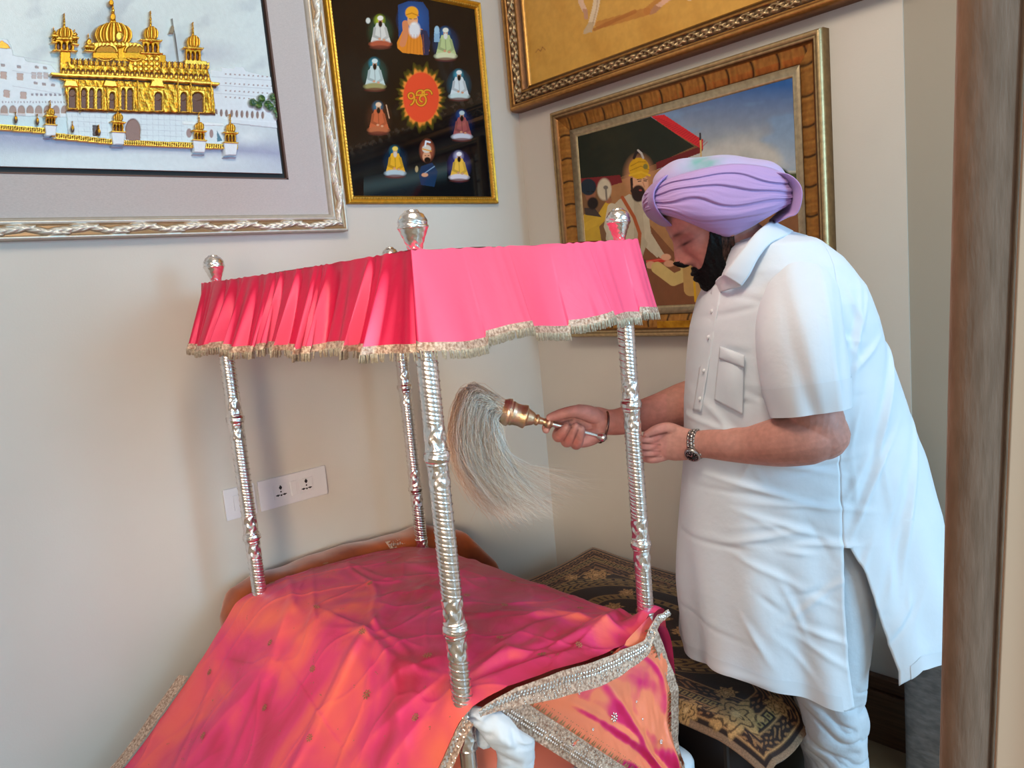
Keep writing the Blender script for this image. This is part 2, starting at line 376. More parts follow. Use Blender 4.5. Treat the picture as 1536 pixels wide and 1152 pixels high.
p.ell(520, 200, 420, 190, (150, 160, 172), .9, a=.55); p.ell(1080, 290, 240, 90, (170, 178, 192), .9, a=.6); p.ell(1290, 720, 110, 60, (214, 226, 230), .8, a=.7); p.ell(700, 850, 900, 70, (206, 220, 224), .5, a=.8)
wht = (208, 220, 228)
p.poly([(-20, 215), (30, 215), (52, 255), (60, 300), (120, 310), (130, 330), (260, 350), (300, 400), (340, 600), (340, 700), (-20, 660)], wht, .003)
p.poly([(-20, 250), (0, 222), (35, 245), (50, 268), (-20, 262)], (176, 128, 50), .004)
for i, (x, y) in enumerate([(12, 405), (98, 412), (28, 500), (115, 508), (92, 360), (8, 352), (186, 362), (228, 366), (180, 445), (222, 450), (270, 455)]):
    w_, h_ = (16, 20) if i < 4 else (10, 8)
    p.poly([(x-w_, y-h_), (x+w_, y-h_+3), (x+w_, y+h_), (x-w_, y+h_-3)], (150, 138, 140) if i > 3 else (176, 150, 140), .002)
for x in (170, 200, 232): p.poly([(x-12, 388), (x+12, 390), (x+12, 424), (x-12, 422)], (178, 168, 168), .002)
for k in range(8): x = 155+k*24; p.poly([(x, 498), (x+12, 500), (x+12, 512), (x, 510)], (140, 134, 146), .002)
for k in range(3): p.line([(60, 300+k*80), (335, 345+k*80)], 3, (176, 184, 196))
for k in range(22): x = 4+k*16; p.poly([(x, 538), (x+6, 539), (x+6, 549), (x, 548)], (150, 146, 156))
for k in range(8):
    x = 15+k*45; p.ell(x, 592, 21, 34, (150, 124, 112), .15, .002); p.poly([(x-22, 600), (x+22, 602), (x+22, 632), (x-22, 630)], wht if k % 2 else (190, 186, 190), .003)
p.poly([(-20, 612), (345, 622), (345, 720), (-20, 670)], (190, 212, 220), .002)
# right white buildings
p.poly([(1090, 375), (1150, 380), (1145, 362), (1215, 366), (1215, 355), (1260, 358), (1275, 380), (1340, 395), (1420, 415), (1465, 680), (1090, 640)], wht, .003)
for r, y in enumerate((392, 440, 478, 512)):
    for k in range(11): x = 1165+k*24; p.poly([(x, y+k*1.5), (x+9, y+k*1.5), (x+9, y+8+k*1.5), (x, y+8+k*1.5)], (160, 150, 152))
for k in range(3): p.line([(1095, 410+k*42), (1430, 430+k*45)], 2.5, (172, 182, 194))
for k in range(10): x = 1120+k*27; p.ell(x, 597+k*1.5, 8, 21, (128, 104, 96), .2, .001)
p.line([(1100, 622), (1465, 650)], 5, (216, 228, 236), .003)
g_, gd, gl = (196, 140, 34), (84, 46, 12), (236, 196, 84)
# temple lower marble storey
p.poly([(335, 590), (1110, 600), (1180, 640), (1180, 770), (1010, 780), (600, 760), (350, 710)], (204, 220, 228), .007)
for k in range(5): p.line([(720, 632+k*28), (950, 640+k*28)], 2, (170, 186, 200)); p.line([(350, 620+k*24), (560, 628+k*26)], 2, (170, 186, 200))
for k in range(9): p.line([(725+k*30, 610), (728+k*30, 745)], 2, (176, 192, 204))
for k in range(8): p.line([(365+k*30, 600), (372+k*30, 720)], 2, (176, 192, 204))
p.ell(684, 690, 42, 62, (128, 92, 78), .1, .004); p.poly([(645, 690), (722, 690), (722, 742), (648, 738)], (128, 92, 78), .004)
p.poly([(474, 665), (502, 667), (502, 722), (476, 720)], (70, 44, 36), .004)
p.ell(976, 705, 16, 26, (150, 122, 116), .15); p.ell(1092, 708, 11, 24, (150, 122, 116), .15); p.poly([(1120, 690), (1150, 745), (1122, 750)], (70, 110, 130)); p.poly([(945, 645), (1150, 655), (1160, 668), (940, 660)], (220, 232, 238), .009)
# gold main block
body = [(300, 290), (350, 290), (352, 330), (660, 345), (660, 290), (850, 305), (850, 340), (1060, 348), (1085, 445), (1118, 455), (1095, 470), (1108, 606), (1000, 612), (705, 602), (340, 592), (320, 440), (252, 405), (300, 400)]
p.poly(body, g_, .017)
ins = p.inside(body)
tex = wn(X/7., Y/7., 8, 3); p.mix(ins*np.clip(tex*.9, 0, .6), gd); p.mix(ins*np.clip(-tex*.8, 0, .5), gl)
p.h += ins*tex*.0009
for k in range(30):
    x = 318+k*25.5; yy = 386+k*1.0
    if x < 1080: p.ell(x, yy+4, 12, 17, gd, .25, .014); p.ell(x, yy+8, 7.5, 11, gl, .3, .017)
for k in range(50):
    x = 356+k*14.5
    if not 655 < x < 815: p.poly([(x, 322+(x-350)*.03), (x+8, 322+(x-350)*.03), (x+8, 356+(x-350)*.03), (x, 356+(x-350)*.03)], gl if k % 2 else gd, .020)
for k in range(5):
    for r in range(3): p.ell(690+k*28, 325+r*26, 12, 12, gl, .3, .020)
p.line([(255, 406), (320, 412), (680, 425), (1118, 456)], 15, gl, .026); p.line([(262, 418), (320, 424), (680, 437), (1112, 468)], 9, gd, .012)
for x0, x1, y0, y1 in ((345, 385, 480, 580), (410, 440, 480, 582), (452, 478, 480, 582), (492, 518, 484, 584), (556, 586, 500, 584), (618, 640, 480, 588), (648, 680, 480, 590), (790, 830, 500, 592), (925, 960, 500, 596), (985, 1045, 500, 600)):
    p.poly([(x0-6, y0-12), (x1+6, y0-12), (x1+6, y1+4), (x0-6, y1+4)], gl, .019); p.poly([(x0, y0+14), (x1, y0+14), (x1, y1), (x0, y1)], (88, 46, 16), .010); p.ell((x0+x1)/2, y0+18, (x1-x0)/2, 22, (96, 54, 18), .15, .011)
for x in (398, 540, 600, 700, 908, 975, 1080): p.line([(x, 440), (x+8, 600)], 6, gl, .023)
for cx in (352, 556, 800): p.poly([(cx-26, 440), (cx+26, 442), (cx+40, 474), (cx-38, 470)], gl, .026)
p.line([(340, 592), (705, 602), (1108, 610)], 8, gd, .012)
def dome(cx, cy, r, hh, base, fin, ribs=7):
    "gold onion dome: cy = bottom, hh = height"
    p.ell(cx, cy-hh*.42, r, hh*.6, g_, .1, .018)
    m_ = (((X-cx)/r)**2+((Y-cy+hh*.42)/(hh*.6))**2 < 1)
    ph = np.arcsin(np.clip((X-cx)/(r*np.sqrt(np.clip(1-((Y-cy+hh*.42)/(hh*.6))**2, .02, 1))), -1, 1))
    rib = np.cos(ph*ribs*2); p.mix(m_*np.clip(rib, 0, 1)*.75, gl); p.mix(m_*np.clip(-rib, 0, 1)*.55, gd); p.h += m_*(.008*np.cos(ph)+.0016*rib)
    p.poly([(cx-3, cy-hh-fin), (cx+2, cy-hh-fin), (cx+r*.16, cy-hh+6), (cx-r*.16, cy-hh+6)], g_, .018)
    p.ell(cx, cy-hh-fin*.25, r*.11, fin*.13, gl, .3, .022); p.ell(cx-1, cy-hh-fin*.6, r*.09, fin*.09, gl, .3, .022)
    p.line([(cx-r*1.02, cy-hh*.02), (cx+r*1.02, cy+hh*.02)], base, gl, .022)
p.poly([(470, 240), (700, 240), (745, 290), (660, 340), (470, 322)], g_, .017)
dome(575, 252, 108, 118, 12, 95, 9)
p.ell(572, 110, 17, 20, g_, .2, .022); p.ell(564, 36, 15, 18, g_, .2, .022)
for cx, rx in ((535, 66), (686, 58)): p.ell(cx, 292, rx, 50, gl, .06, .022); p.ell(cx, 294, rx-9, 41, (150, 100, 28), .1, .019); p.poly([(cx-rx, 292), (cx+rx, 294), (cx+rx, 325), (cx-rx, 322)], g_, .018)
for k in range(12): p.ell(482+k*20, 248+abs(k-5.5)*1.2, 8, 13, gl, .3, .021)
p.ell(604, 218, 24, 30, gd, .3, .022); p.ell(604, 212, 18, 24, gl, .4, .024)
def turret(cx, y0, w, h1, dh, fin, wtop=None):
    p.poly([(cx-w, y0), (cx+w, y0+4), (cx+w*1.05, y0+h1), (cx-w*.95, y0+h1-3)], g_, .019)
    for k in (-1, 0, 1): p.ell(cx+k*w*.58, y0+h1*.58, w*.2, h1*.34, (84, 44, 14), .15, .010)
    p.line([(cx-w*1.25, y0), (cx+w*1.25, y0+5)], 9, gl, .024); p.line([(cx-w*1.2, y0+h1-4), (cx+w*1.3, y0+h1)], 8, gl, .024)
    dome(cx, y0, w*.95, dh, 6, fin, 6)
turret(322, 222, 50, 66, 60, 74); turret(268, 205, 10, 40, 26, 20); turret(376, 215, 14, 40, 24, 18); turret(448, 262, 18, 26, 40, 30)
turret(770, 228, 44, 72, 72, 80); turret(990, 268, 40, 72, 66, 70)
p.poly([(300, 288), (355, 290), (355, 345), (302, 340)], g_, .017); p.poly([(815, 300), (850, 306), (850, 345), (815, 342)], g_, .017); p.poly([(945, 330), (1062, 336), (1066, 356), (945, 350)], gl, .019)
p.line([(886, 112), (922, 342)], 5, (90, 84, 84), .012); p.poly([(884, 146), (868, 190), (892, 192), (896, 158)], (132, 118, 92), .012)
for cx, cy in ((1305, 548), (1335, 560), (1350, 528), (1382, 556), (1410, 520), (1432, 545), (1428, 590), (1440, 615), (1395, 570)):
    p.ell(cx, cy, 26, 27, (36, 74, 34), .35, .014)
q = wn(X/6, Y/6, 5, 2); mtree = ((X > 1280) & (Y > 495) & (Y < 640) & (p.c[:, 1] > p.c[:, 0]*1.7) & (p.c[:, 1] < .12)); p.mix(mtree*np.clip(q, 0, .7), (92, 130, 48)); p.h += mtree*q*.002
# causeway rail and pavilions
p.poly([(-20, 660), (240, 682), (280, 706), (600, 742), (1010, 756), (1228, 766), (1226, 792), (1010, 786), (590, 768), (270, 738), (240, 712), (-20, 692)], gl, .014)
for k in range(110):
    x = -15+k*11.5; y = np.interp(x, [-20, 240, 280, 600, 1010, 1228], [678, 698, 722, 755, 771, 779])
    if x < 1220: p.poly([(x, y-9), (x+4, y-9), (x+4, y+9), (x, y+9)], gd, .010)
for cx, cy, sc in ((250, 640, 1.), (600, 672, 1.15), (1022, 716, 1.1), (1184, 726, 1.15)):
    p.poly([(cx-30*sc, cy+30*sc), (cx+32*sc, cy+30*sc), (cx+26*sc, cy+84*sc), (cx-24*sc, cy+84*sc)], (214, 224, 232), .020)
    p.line([(cx-26*sc, cy+92*sc), (cx+28*sc, cy+92*sc)], 5, (150, 156, 180), .012)
    turret(cx, cy-18*sc, 25*sc, 48*sc, 40*sc, 44*sc)
for cx, cy in ((72, 640), (184, 650), (366, 688), (503, 706)): p.ell(cx, cy, 12, 22, gd, .3, .016); p.ell(cx, cy-10, 8, 14, g_, .3, .018); p.line([(cx, cy-40), (cx, cy)], 5, g_, .016)
p.build('relief_panel', MT['vc_relief'], T1)
MB().add(*slab(placeA, -2.145, -1.0668, 1.9032, 2.4438, .003, .0155)).build('panel_backing', MT['linen'], T1, False)

# ---- picture 2: dark print with small portraits (left wall)
T2 = empty('framed_print', (-.5, 0, 1.81), 'gold framed black print of ten small seated figures around red emblem', 'picture')
pr = [(0, 0, (150, 100, 24)), (.001, .016, (196, 140, 36)), (.006, .021, (232, 182, 64)), (.014, .017, (206, 146, 36)), (.020, .019, (236, 190, 78)), (.025, .014, (186, 126, 30)), (.028, .008, (220, 170, 60))]
def beads(s, t, side):
    on = ((t > .62) & (t < .8))*1.; h = np.abs(np.sin(s/.011*PI))*on; return h*.002, on*.7, lin((150, 92, 20))+(lin((240, 196, 90))-lin((150, 92, 20)))*h[..., None]
frame_mesh(placeA, -.841, -.164, 1.808, 2.565, multi(pr, .1, .95, 14), beads, 'frame', MT['vc_metal'], T2, .003)
p = Paint(placeA, np.linspace(-.814, -.191, 430), np.linspace(1.835, 2.538, 480), (12, 13, 17), .007, 3.6, 480, 0)
X, Y = p.x, p.y
p.mix(np.clip(wn(X/160, Y/190, 2)*.5, 0, .5), (22, 30, 32)); p.ell(480, 560, 240, 420, (6, 6, 6), .7, a=.7)
# diagonal darker band and teal foot glow
p.mix(np.exp(-((Y-(800-(X-200)*.42))/26)**2)*np.clip(wn(X/9, Y/7, 4)+.3, 0, 1)*.6, (60, 54, 48))
p.mix(np.exp(-((Y-(1010-(X-240)*.2))/40)**2)*(X > 230)*(X < 680)*.4, (70, 96, 100))
rad = 1+.07*np.sin(np.arctan2(Y-525, X-540)*17)+.05*np.sin(np.arctan2(Y-525, X-540)*31+1)
rr = np.sqrt(((X-540)/100)**2+((Y-528)/140)**2)
p.mix(np.clip((1.32*rad-rr)/.25, 0, 1)*.8, (92, 84, 24)); p.mix(np.clip((1.10*rad-rr)/.12, 0, 1), (226, 134, 52)); p.mix(np.clip((1.0-rr)/.07, 0, 1), (222, 74, 44))
# the emblem, gold strokes
gg = (222, 150, 42)
def arc(cx, cy, rx, ry, a0, a1, n=16): return [(cx+rx*math.cos(math.radians(a0+(a1-a0)*i/n)), cy+ry*math.sin(math.radians(a0+(a1-a0)*i/n))) for i in range(n+1)]
for w_, cc in ((13, (120, 70, 20)), (8, gg)):
    p.line(arc(486, 520, 15, 16, 0, 360), w_, cc); p.line(arc(478, 530, 26, 40, -10, 75), w_, cc)
    p.line([(514, 517), (572, 512)], w_, cc); p.line(arc(537, 508, 21, 17, 175, 350), w_, cc)
    p.line(arc(540, 543, 27, 30, -70, 185), w_, cc); p.line(arc(546, 536, 14, 16, 90, 270), w_, cc); p.line([(546, 490), (544, 520)], w_*.8, cc); p.line(arc(574, 512, 24, 24, 200, 355), w_, cc)
def fig(cx, cy, s_, aura, robe, robe2, turb, beard, halo=(60, 140, 190)):
    p.ell(cx, cy, 80*s_, 105*s_, aura, .8, a=.85); p.ell(cx-4, cy-62*s_, 36*s_, 38*s_, halo, .8, a=.9)
    p.poly([(cx-22*s_, cy-48*s_), (cx+20*s_, cy-48*s_), (cx+42*s_, cy+8*s_), (cx+58*s_, cy+60*s_), (cx-52*s_, cy+56*s_), (cx-40*s_, cy+6*s_)], robe)
    p.ell(cx, cy+66*s_, 68*s_, 24*s_, robe2, .3); p.ell(cx, cy+84*s_, 66*s_, 14*s_, (96, 46, 40), .4, a=.8)
    p.line([(cx-30*s_, cy-20*s_), (cx-36*s_, cy+22*s_), (cx-4*s_, cy+36*s_)], 14*s_, tuple(np.array(robe)*.82)); p.line([(cx+28*s_, cy-20*s_), (cx+40*s_, cy+26*s_), (cx+16*s_, cy+42*s_)], 14*s_, tuple(np.array(robe)*.86))
    p.ell(cx-4*s_, cy+38*s_, 9*s_, 7*s_, (206, 150, 116), .3); p.ell(cx+20*s_, cy+44*s_, 9*s_, 7*s_, (206, 150, 116), .3)
    p.line([(cx-2*s_, cy-44*s_), (cx+2*s_, cy+30*s_)], 5*s_, tuple(np.array(robe)*.7), a=.7)
    p.ell(cx, cy-56*s_, 13*s_, 19*s_, (206, 152, 118), .2); p.ell(cx, cy-42*s_, 12*s_, 20*s_, beard, .3); p.ell(cx, cy-74*s_, 18*s_, 15*s_, turb, .25)
    p.line([(cx-7*s_, cy-60*s_), (cx-3*s_, cy-60*s_)], 2, (40, 24, 20)); p.line([(cx+3*s_, cy-60*s_), (cx+7*s_, cy-60*s_)], 2, (40, 24, 20))
bk = (26, 20, 20)
fig(320, 175, 1., (44, 84, 60), (206, 206, 200), (168, 84, 60), (226, 224, 216), bk, (176, 196, 40))
fig(672, 240, 1., (20, 70, 120), (178, 196, 140), (206, 212, 176), (220, 224, 210), (214, 218, 214), (40, 110, 170))
fig(290, 405, .98, (36, 92, 84), (186, 206, 206), (150, 146, 96), (196, 214, 214), bk, (40, 150, 176))
fig(745, 462, .92, (24, 96, 120), (206, 220, 226), (190, 212, 214), (220, 230, 230), bk, (50, 160, 190))
fig(310, 640, .98, (84, 48, 34), (190, 96, 60), (176, 100, 66), (220, 190, 160), bk, (50, 120, 150))
fig(760, 680, .92, (20, 40, 90), (158, 84, 84), (196, 200, 214), (180, 200, 206), bk, (30, 80, 150))
fig(400, 875, .95, (20, 56, 84), (222, 168, 40), (170, 190, 200), (226, 196, 90), (200, 190, 180), (30, 110, 130))
fig(745, 900, .90, (70, 70, 140), (232, 184, 70), (210, 204, 214), (230, 230, 236), bk, (190, 190, 226))
# top bust
p.poly([(415, 30), (470, 10), (550, 15), (580, 60), (585, 200), (560, 280), (420, 270)], (20, 66, 122), a=.9); p.ell(495, 110, 95, 110, (24, 82, 150), .6, a=.8)
p.poly([(410, 230), (440, 170), (490, 150), (545, 160), (580, 200), (585, 280), (550, 300), (440, 288), (412, 262)], (216, 130, 40)); p.poly([(530, 160), (570, 170), (590, 230), (580, 300), (552, 300), (545, 220)], (36, 42, 74))
p.line([(455, 130), (458, 180), (440, 240)], 34, (206, 128, 84)); p.ell(494, 112, 30, 42, (222, 160, 112), .12); p.ell(505, 165, 36, 50, (214, 214, 216), .3); p.ell(490, 72, 38, 37, (230, 160, 40), .15); p.line([(458, 84), (490, 74), (525, 88)], 6, (190, 118, 28))
p.line([(476, 104), (488, 106)], 3, (60, 36, 26)); p.line([(502, 106), (516, 104)], 3, (60, 36, 26)); p.ell(500, 132, 14, 7, (226, 224, 222), .3)
for k in range(6): p.line([(470+k*16, 190), (462+k*19, 290)], 3, (176, 96, 26), a=.6)
# bottom bust
p.ell(572, 815, 46, 70, (150, 80, 56), .35, a=.9); p.poly([(540, 900), (600, 880), (630, 930), (612, 1010), (540, 1000), (528, 950)], (28, 52, 84)); p.ell(570, 848, 24, 32, (206, 148, 112), .15); p.ell(574, 866, 20, 18, (30, 20, 18), .25)
p.ell(570, 806, 27, 24, (206, 196, 180), .2); p.line([(548, 806), (594, 818)], 7, (216, 150, 60)); p.line([(562, 790), (566, 765), (588, 770)], 9, (214, 222, 230)); p.ell(560, 946, 20, 12, (206, 150, 116), .2); p.line([(560, 936), (612, 900)], 5, (120, 150, 180))
p.line([(560, 842), (567, 842)], 3, (40, 24, 20)); p.line([(576, 842), (584, 842)], 3, (40, 24, 20)); p.ell(516, 915, 10, 20, (170, 150, 110), .3); p.ell(254, 115, 14, 18, (200, 206, 200), .3)
p.poly([(610, 175), (640, 175), (640, 230), (610, 230)], (130, 170, 200)); p.ell(625, 165, 15, 24, (150, 190, 214), .2); p.line([(352, 570), (368, 640)], 6, (190, 150, 120))
p.build('print_sheet', MT['vc_gloss'], T2)

# ---- picture 3: ochre painting with horse legs (right wall, top)
T3 = empty('framed_painting', (0, -.9, 2.165), 'ornate bronze framed ochre painting showing horse hooves, cut by the top', 'picture')
pr = [(0, 0, (110, 70, 30)), (.001, .050, (150, 96, 44)), (.006, .062, (196, 140, 74)), (.012, .064, (206, 152, 84)), (.018, .056, (120, 74, 36)), (.022, .060, (206, 150, 78)), (.026, .050, (96, 60, 32)), (.060, .044, (84, 54, 30)), (.064, .048, (190, 138, 70)), (.070, .046, (110, 72, 34)), (.078, .026, (70, 44, 24)), (.084, .026, (170, 122, 56)), (.09, .012, (200, 150, 74))]
frame_mesh(placeB, -1.75, -.014, 2.166, 3.1, multi(pr, .28, .68, 24), leafy(.095, .012, .29, .67, (70, 44, 26), (214, 186, 140)), 'frame', MT['vc_metal'], T3, .0035)
p = Paint(placeB, np.linspace(-1.67, -.098, 420), np.concatenate([np.linspace(2.25, 2.56, 110), np.linspace(2.57, 3.01, 8)]), (214, 164, 78), .014, 2.215, 740, 0)
X, Y = p.x, p.y
p.mix(np.clip(wn(X/60, Y/50, 7)*.6, 0, .5), (196, 142, 60)); p.mix(np.clip((Y-60)/250, 0, 1)*.3, (226, 184, 88))
p.line([(640, -60), (520, 40), (360, 85)], 26, (188, 120, 56), a=.7); p.line([(480, 40), (345, 100)], 12, (176, 110, 50), a=.8)
cr_ = (228, 206, 172)
p.line([(360, -40), (348, 30), (335, 80)], 22, cr_); p.poly([(326, 75), (345, 76), (336, 108), (306, 116), (310, 102)], (200, 176, 140)); p.line([(296, -40), (300, 10), (312, 36)], 17, (226, 190, 160)); p.poly([(305, 30), (322, 34), (324, 66), (312, 66)], (196, 150, 120))
p.line([(660, -50), (580, 5), (552, 26)], 16, (226, 180, 150)); p.poly([(545, 18), (566, 28), (548, 46), (528, 52), (532, 36)], (186, 134, 96)); p.line([(680, -40), (660, -5)], 20, cr_)
p.line([(360, -40), (352, 30), (340, 78)], 4, (176, 140, 110), a=.6)
p.line([(150, 175), (158, 165), (166, 172), (172, 158), (182, 168)], 2.5, (150, 90, 50), a=.7)
p.build('canvas', MT['vc_paint'], T3)

# ---- picture 4: painting of robed figure under a tent (right wall)
T4 = empty('framed_painting', (0, -.75, 1.26), 'brown gold framed painting of yellow turbaned robed figure under red tent', 'picture')
pr = [(0, 0, (110, 82, 50)), (.001, .034, (150, 118, 76)), (.006, .046, (206, 178, 132)), (.014, .050, (190, 160, 112)), (.018, .042, (110, 84, 54)), (.022, .046, (196, 166, 118)), (.028, .040, (96, 62, 30)), (.034, .034, (150, 96, 42)), (.060, .028, (170, 112, 50)), (.076, .022, (150, 98, 44)), (.080, .02, (90, 62, 34)), (.081, .024, (170, 152, 122)), (.100, .016, (178, 162, 132)), (.104, .018, (206, 186, 146)), (.110, .010, (150, 128, 90))]
def ridge(s, t, side):
    on = ((t > .32) & (t < .70))*1.; h = wn(s/.0035, t*2, 3, 2)*.5; crack = np.exp(-((s/.085-np.round(s/.085)+.04*np.sin(t*9))*16)**2)
    return on*(h*.0012-crack*.002), on*np.clip(.3+h*.5+crack, 0, 1), lin((206, 146, 66))*(1-crack[..., None])+lin((60, 36, 18))*crack[..., None]
frame_mesh(placeB, -1.292, -.214, 1.259, 2.122, multi(pr, .3, .72, 16), ridge, 'frame', MT['vc_metal'], T4, .003)
p = Paint(placeB, np.linspace(-1.184, -.322, 520), np.linspace(1.368, 2.014, 440), (120, 84, 54), .012, 2.88, 850, 100)
X, Y = p.x, p.y
t = np.clip((Y-80)/420, 0, 1)[:, None]; p.c = lin((44, 92, 158))*(1-t)+lin((190, 196, 184))*t
p.mix(np.exp(-((Y-380-wn(X/80, Y/60, 3)*40)/50)**2)*(X > 420)*.7, (206, 206, 200)); p.mix(np.clip(wn(X/90, Y/50, 6)-.1, 0, .5)*(Y < 450), (120, 160, 204))
p.mix(np.clip((Y-455)/10, 0, 1)*(X > 780), (70, 84, 44)); p.ell(935, 490, 46, 55, (44, 66, 40), .2); p.ell(868, 475, 30, 20, (110, 108, 52), .3); p.mix(np.clip((Y-560)/20, 0, 1), (138, 92, 60))
p.poly([(30, 300), (375, 220), (590, 350), (590, 365), (400, 440), (400, 1100), (30, 1100)], (124, 88, 56))
p.poly([(200, 500), (420, 440), (480, 560), (480, 1050), (200, 1050)], (170, 122, 78)); p.poly([(330, 640), (560, 900), (575, 1050), (340, 1050)], (128, 80, 50))
p.poly([(30, 310), (372, 218), (560, 345), (395, 420), (240, 478), (40, 510)], (32, 38, 28)); p.mix(p.inside([(30, 310), (372, 218), (560, 345), (395, 420), (240, 478), (40, 510)])*np.clip(wn(X/60, Y/50, 9)*.5, 0, .5), (52, 50, 32))
p.poly([(395, 415), (585, 345), (598, 360), (590, 372), (398, 445)], (110, 34, 36)); p.poly([(50, 485), (240, 468), (250, 500), (200, 515), (60, 530)], (120, 36, 40))
p.poly([(372, 215), (430, 208), (585, 310), (598, 315), (598, 358), (585, 352), (480, 290)], (206, 44, 50))
for k in range(22): x = 385+k*9.7; p.line([(x+28, 218+k*4.9+5), (x+4, 226+k*5.9)], 3, (160, 26, 36), a=.7)
p.line([(587, 296), (590, 400)], 7, (206, 176, 110)); p.line([(586, 290), (586, 315)], 8, (50, 40, 50))
# attendant
p.poly([(70, 650), (110, 620), (150, 640), (185, 590), (205, 600), (180, 660), (150, 690), (160, 760), (90, 760)], (196, 158, 48)); p.line([(95, 690), (150, 660), (188, 600)], 34, (206, 166, 52)); p.ell(190, 578, 15, 15, (160, 100, 70), .2)
p.poly([(85, 610), (130, 610), (160, 650), (90, 640)], (70, 56, 50)); p.ell(112, 548, 25, 40, (150, 96, 70), .15); p.ell(122, 590, 27, 30, (34, 24, 22), .25); p.ell(103, 520, 36, 38, (34, 46, 58), .12); p.ell(172, 530, 34, 52, (206, 196, 170), .2); p.line([(178, 520), (182, 575)], 8, (130, 120, 110)); p.ell(178, 522, 12, 10, (120, 112, 104), .3)
p.line([(98, 540), (106, 541)], 3, (30, 20, 18)); p.line([(118, 540), (127, 540)], 3, (30, 20, 18))
# main figure
p.ell(322, 470, 76, 105, (196, 140, 100), .5, a=.9)
robe = (196, 184, 158)
p.poly([(190, 620), (235, 575), (280, 550), (330, 570), (360, 640), (375, 720), (425, 800), (400, 825), (350, 780), (330, 840), (370, 1020), (230, 1020), (215, 800), (178, 745)], robe)
p.line([(205, 610), (190, 690), (225, 780)], 40, (206, 194, 168)); p.mix(p.inside([(300, 560), (360, 640), (375, 720), (340, 820), (330, 1020), (290, 1020), (300, 800)])*.25, (130, 104, 76))
p.line([(352, 640), (360, 740), (420, 815)], 26, robe); p.line([(250, 565), (300, 650), (325, 720), (318, 820)], 15, (176, 88, 46)); p.poly([(280, 808), (335, 808), (335, 836), (280, 836)], (166, 74, 40))
for k in range(5): p.line([(265+k*16, 840), (268+k*22, 1015)], 3, (150, 128, 98), a=.7)
p.ell(326, 510, 39, 52, (220, 168, 132), .1); p.ell(319, 548, 33, 40, (44, 28, 24), .18); p.poly([(284, 480), (294, 480), (298, 560), (286, 540)], (50, 32, 28)); p.ell(326, 525, 14, 5, (58, 34, 28), .3); p.ell(328, 534, 8, 4, (170, 80, 70), .3)
p.ell(322, 440, 46, 48, (214, 166, 30), .08); p.line([(282, 470), (330, 455), (368, 470)], 9, (226, 182, 44)); p.line([(284, 450), (330, 430), (366, 446)], 3, (160, 116, 20)); p.line([(286, 430), (320, 412), (352, 412)], 3, (160, 116, 20))
p.ell(350, 432, 12, 14, (128, 120, 60), .3); p.line([(300, 395), (310, 372), (335, 362)], 12, (40, 30, 30)); p.line([(340, 395), (332, 375), (318, 362)], 9, (190, 186, 180))
p.line([(318, 496), (330, 494)], 4, (36, 22, 20)); p.line([(342, 493), (354, 494)], 4, (36, 22, 20)); p.line([(339, 500), (345, 520)], 3, (180, 120, 92)); p.line([(314, 488), (332, 486)], 3, (50, 30, 26)); p.line([(340, 485), (358, 488)], 3, (50, 30, 26))
# red rolled scroll and other hands
p.line([(300, 852), (442, 832)], 17, (196, 50, 42)); p.line([(300, 848), (442, 828)], 4, (226, 96, 78)); p.ell(438, 822, 24, 16, (222, 166, 134), .2); p.ell(452, 850, 26, 16, (214, 156, 122), .2); p.ell(372, 856, 24, 18, (220, 162, 128), .2)
p.line([(400, 868), (470, 920), (520, 900), (535, 860), (500, 840)], 52, (206, 178, 112)); p.line([(540, 860), (545, 960), (590, 960), (600, 1010)], 60, (190, 150, 90)); p.line([(560, 930), (566, 1012)], 10, (214, 164, 30))
p.poly([(330, 840), (350, 830), (375, 1020), (350, 1020)], (84, 66, 52))
p.build('canvas', MT['vc_paint'], T4)
MB().add(*slab(placeB, -.80, -.655, 1.287, 1.315, .03, .036)).build('name_plate', MT['goldpaint'], T4, False)
for T in (T3, T4):
    y0, y1, z0, z1 = (-1.74, -.02, 2.18, 3.09) if T is T3 else (-1.28, -.22, 1.27, 2.11)
    MB().add(*slab(placeB, y0, y1, z0, z1, .0, .009)).build('backing_board', MT['brownedge'], T, False)
MB().add(*slab(placeA, -.83, -.17, 1.815, 2.555, .0, .005)).build('backing_board', MT['brownedge'], T2, False)
# ------------------------------------------------------------------ bed platform, canopy stand
FX, RX, FY, BY = -1.400, -.825, -1.1735, -.212
ZK, Z1, Z2, Z3, ZB = 1.61, 1.185, .839, .600, .300
def rbox(x0, x1, y0, y1, z0, z1, r, n=10, wav=.0, seed=1, nx=40, ny=60):
    "soft cushion: superellipsoid block with gentle waves"
    th = np.linspace(-PI/2, PI/2, 22); ph = np.linspace(0, 2*PI, 121)[:-1]
    TH, PH = np.meshgrid(th, ph, indexing='ij'); sp = lambda v, e: np.sign(v)*np.abs(v)**e
    e1, e2 = r
    X = (x0+x1)/2+(x1-x0)/2*sp(np.cos(TH), e1)*sp(np.cos(PH), e2); Yv = (y0+y1)/2+(y1-y0)/2*sp(np.cos(TH), e1)*sp(np.sin(PH), e2); Z = (z0+z1)/2+(z1-z0)/2*sp(np.sin(TH), e1)
    Z = Z+wav*wn(X*9, Yv*9, seed)*(Z > (z0+z1)/2); X = X+wav*wn(Yv*12, Z*12, seed+1)
    V = np.stack([X, Yv, Z], -1).reshape(-1, 3); F = [tuple(f) for f in gridF(22, 120, True)]; return V, F
T = empty('bed_platform', (-1.09, -.68, 0), 'low platform under the canopy covered by white sheet with beige binding', 'platform')
MB().box((-1.40, -1.22, .0), (-.80, -.12, .19)).build('base', MT['darkwood'], T, False, .004)
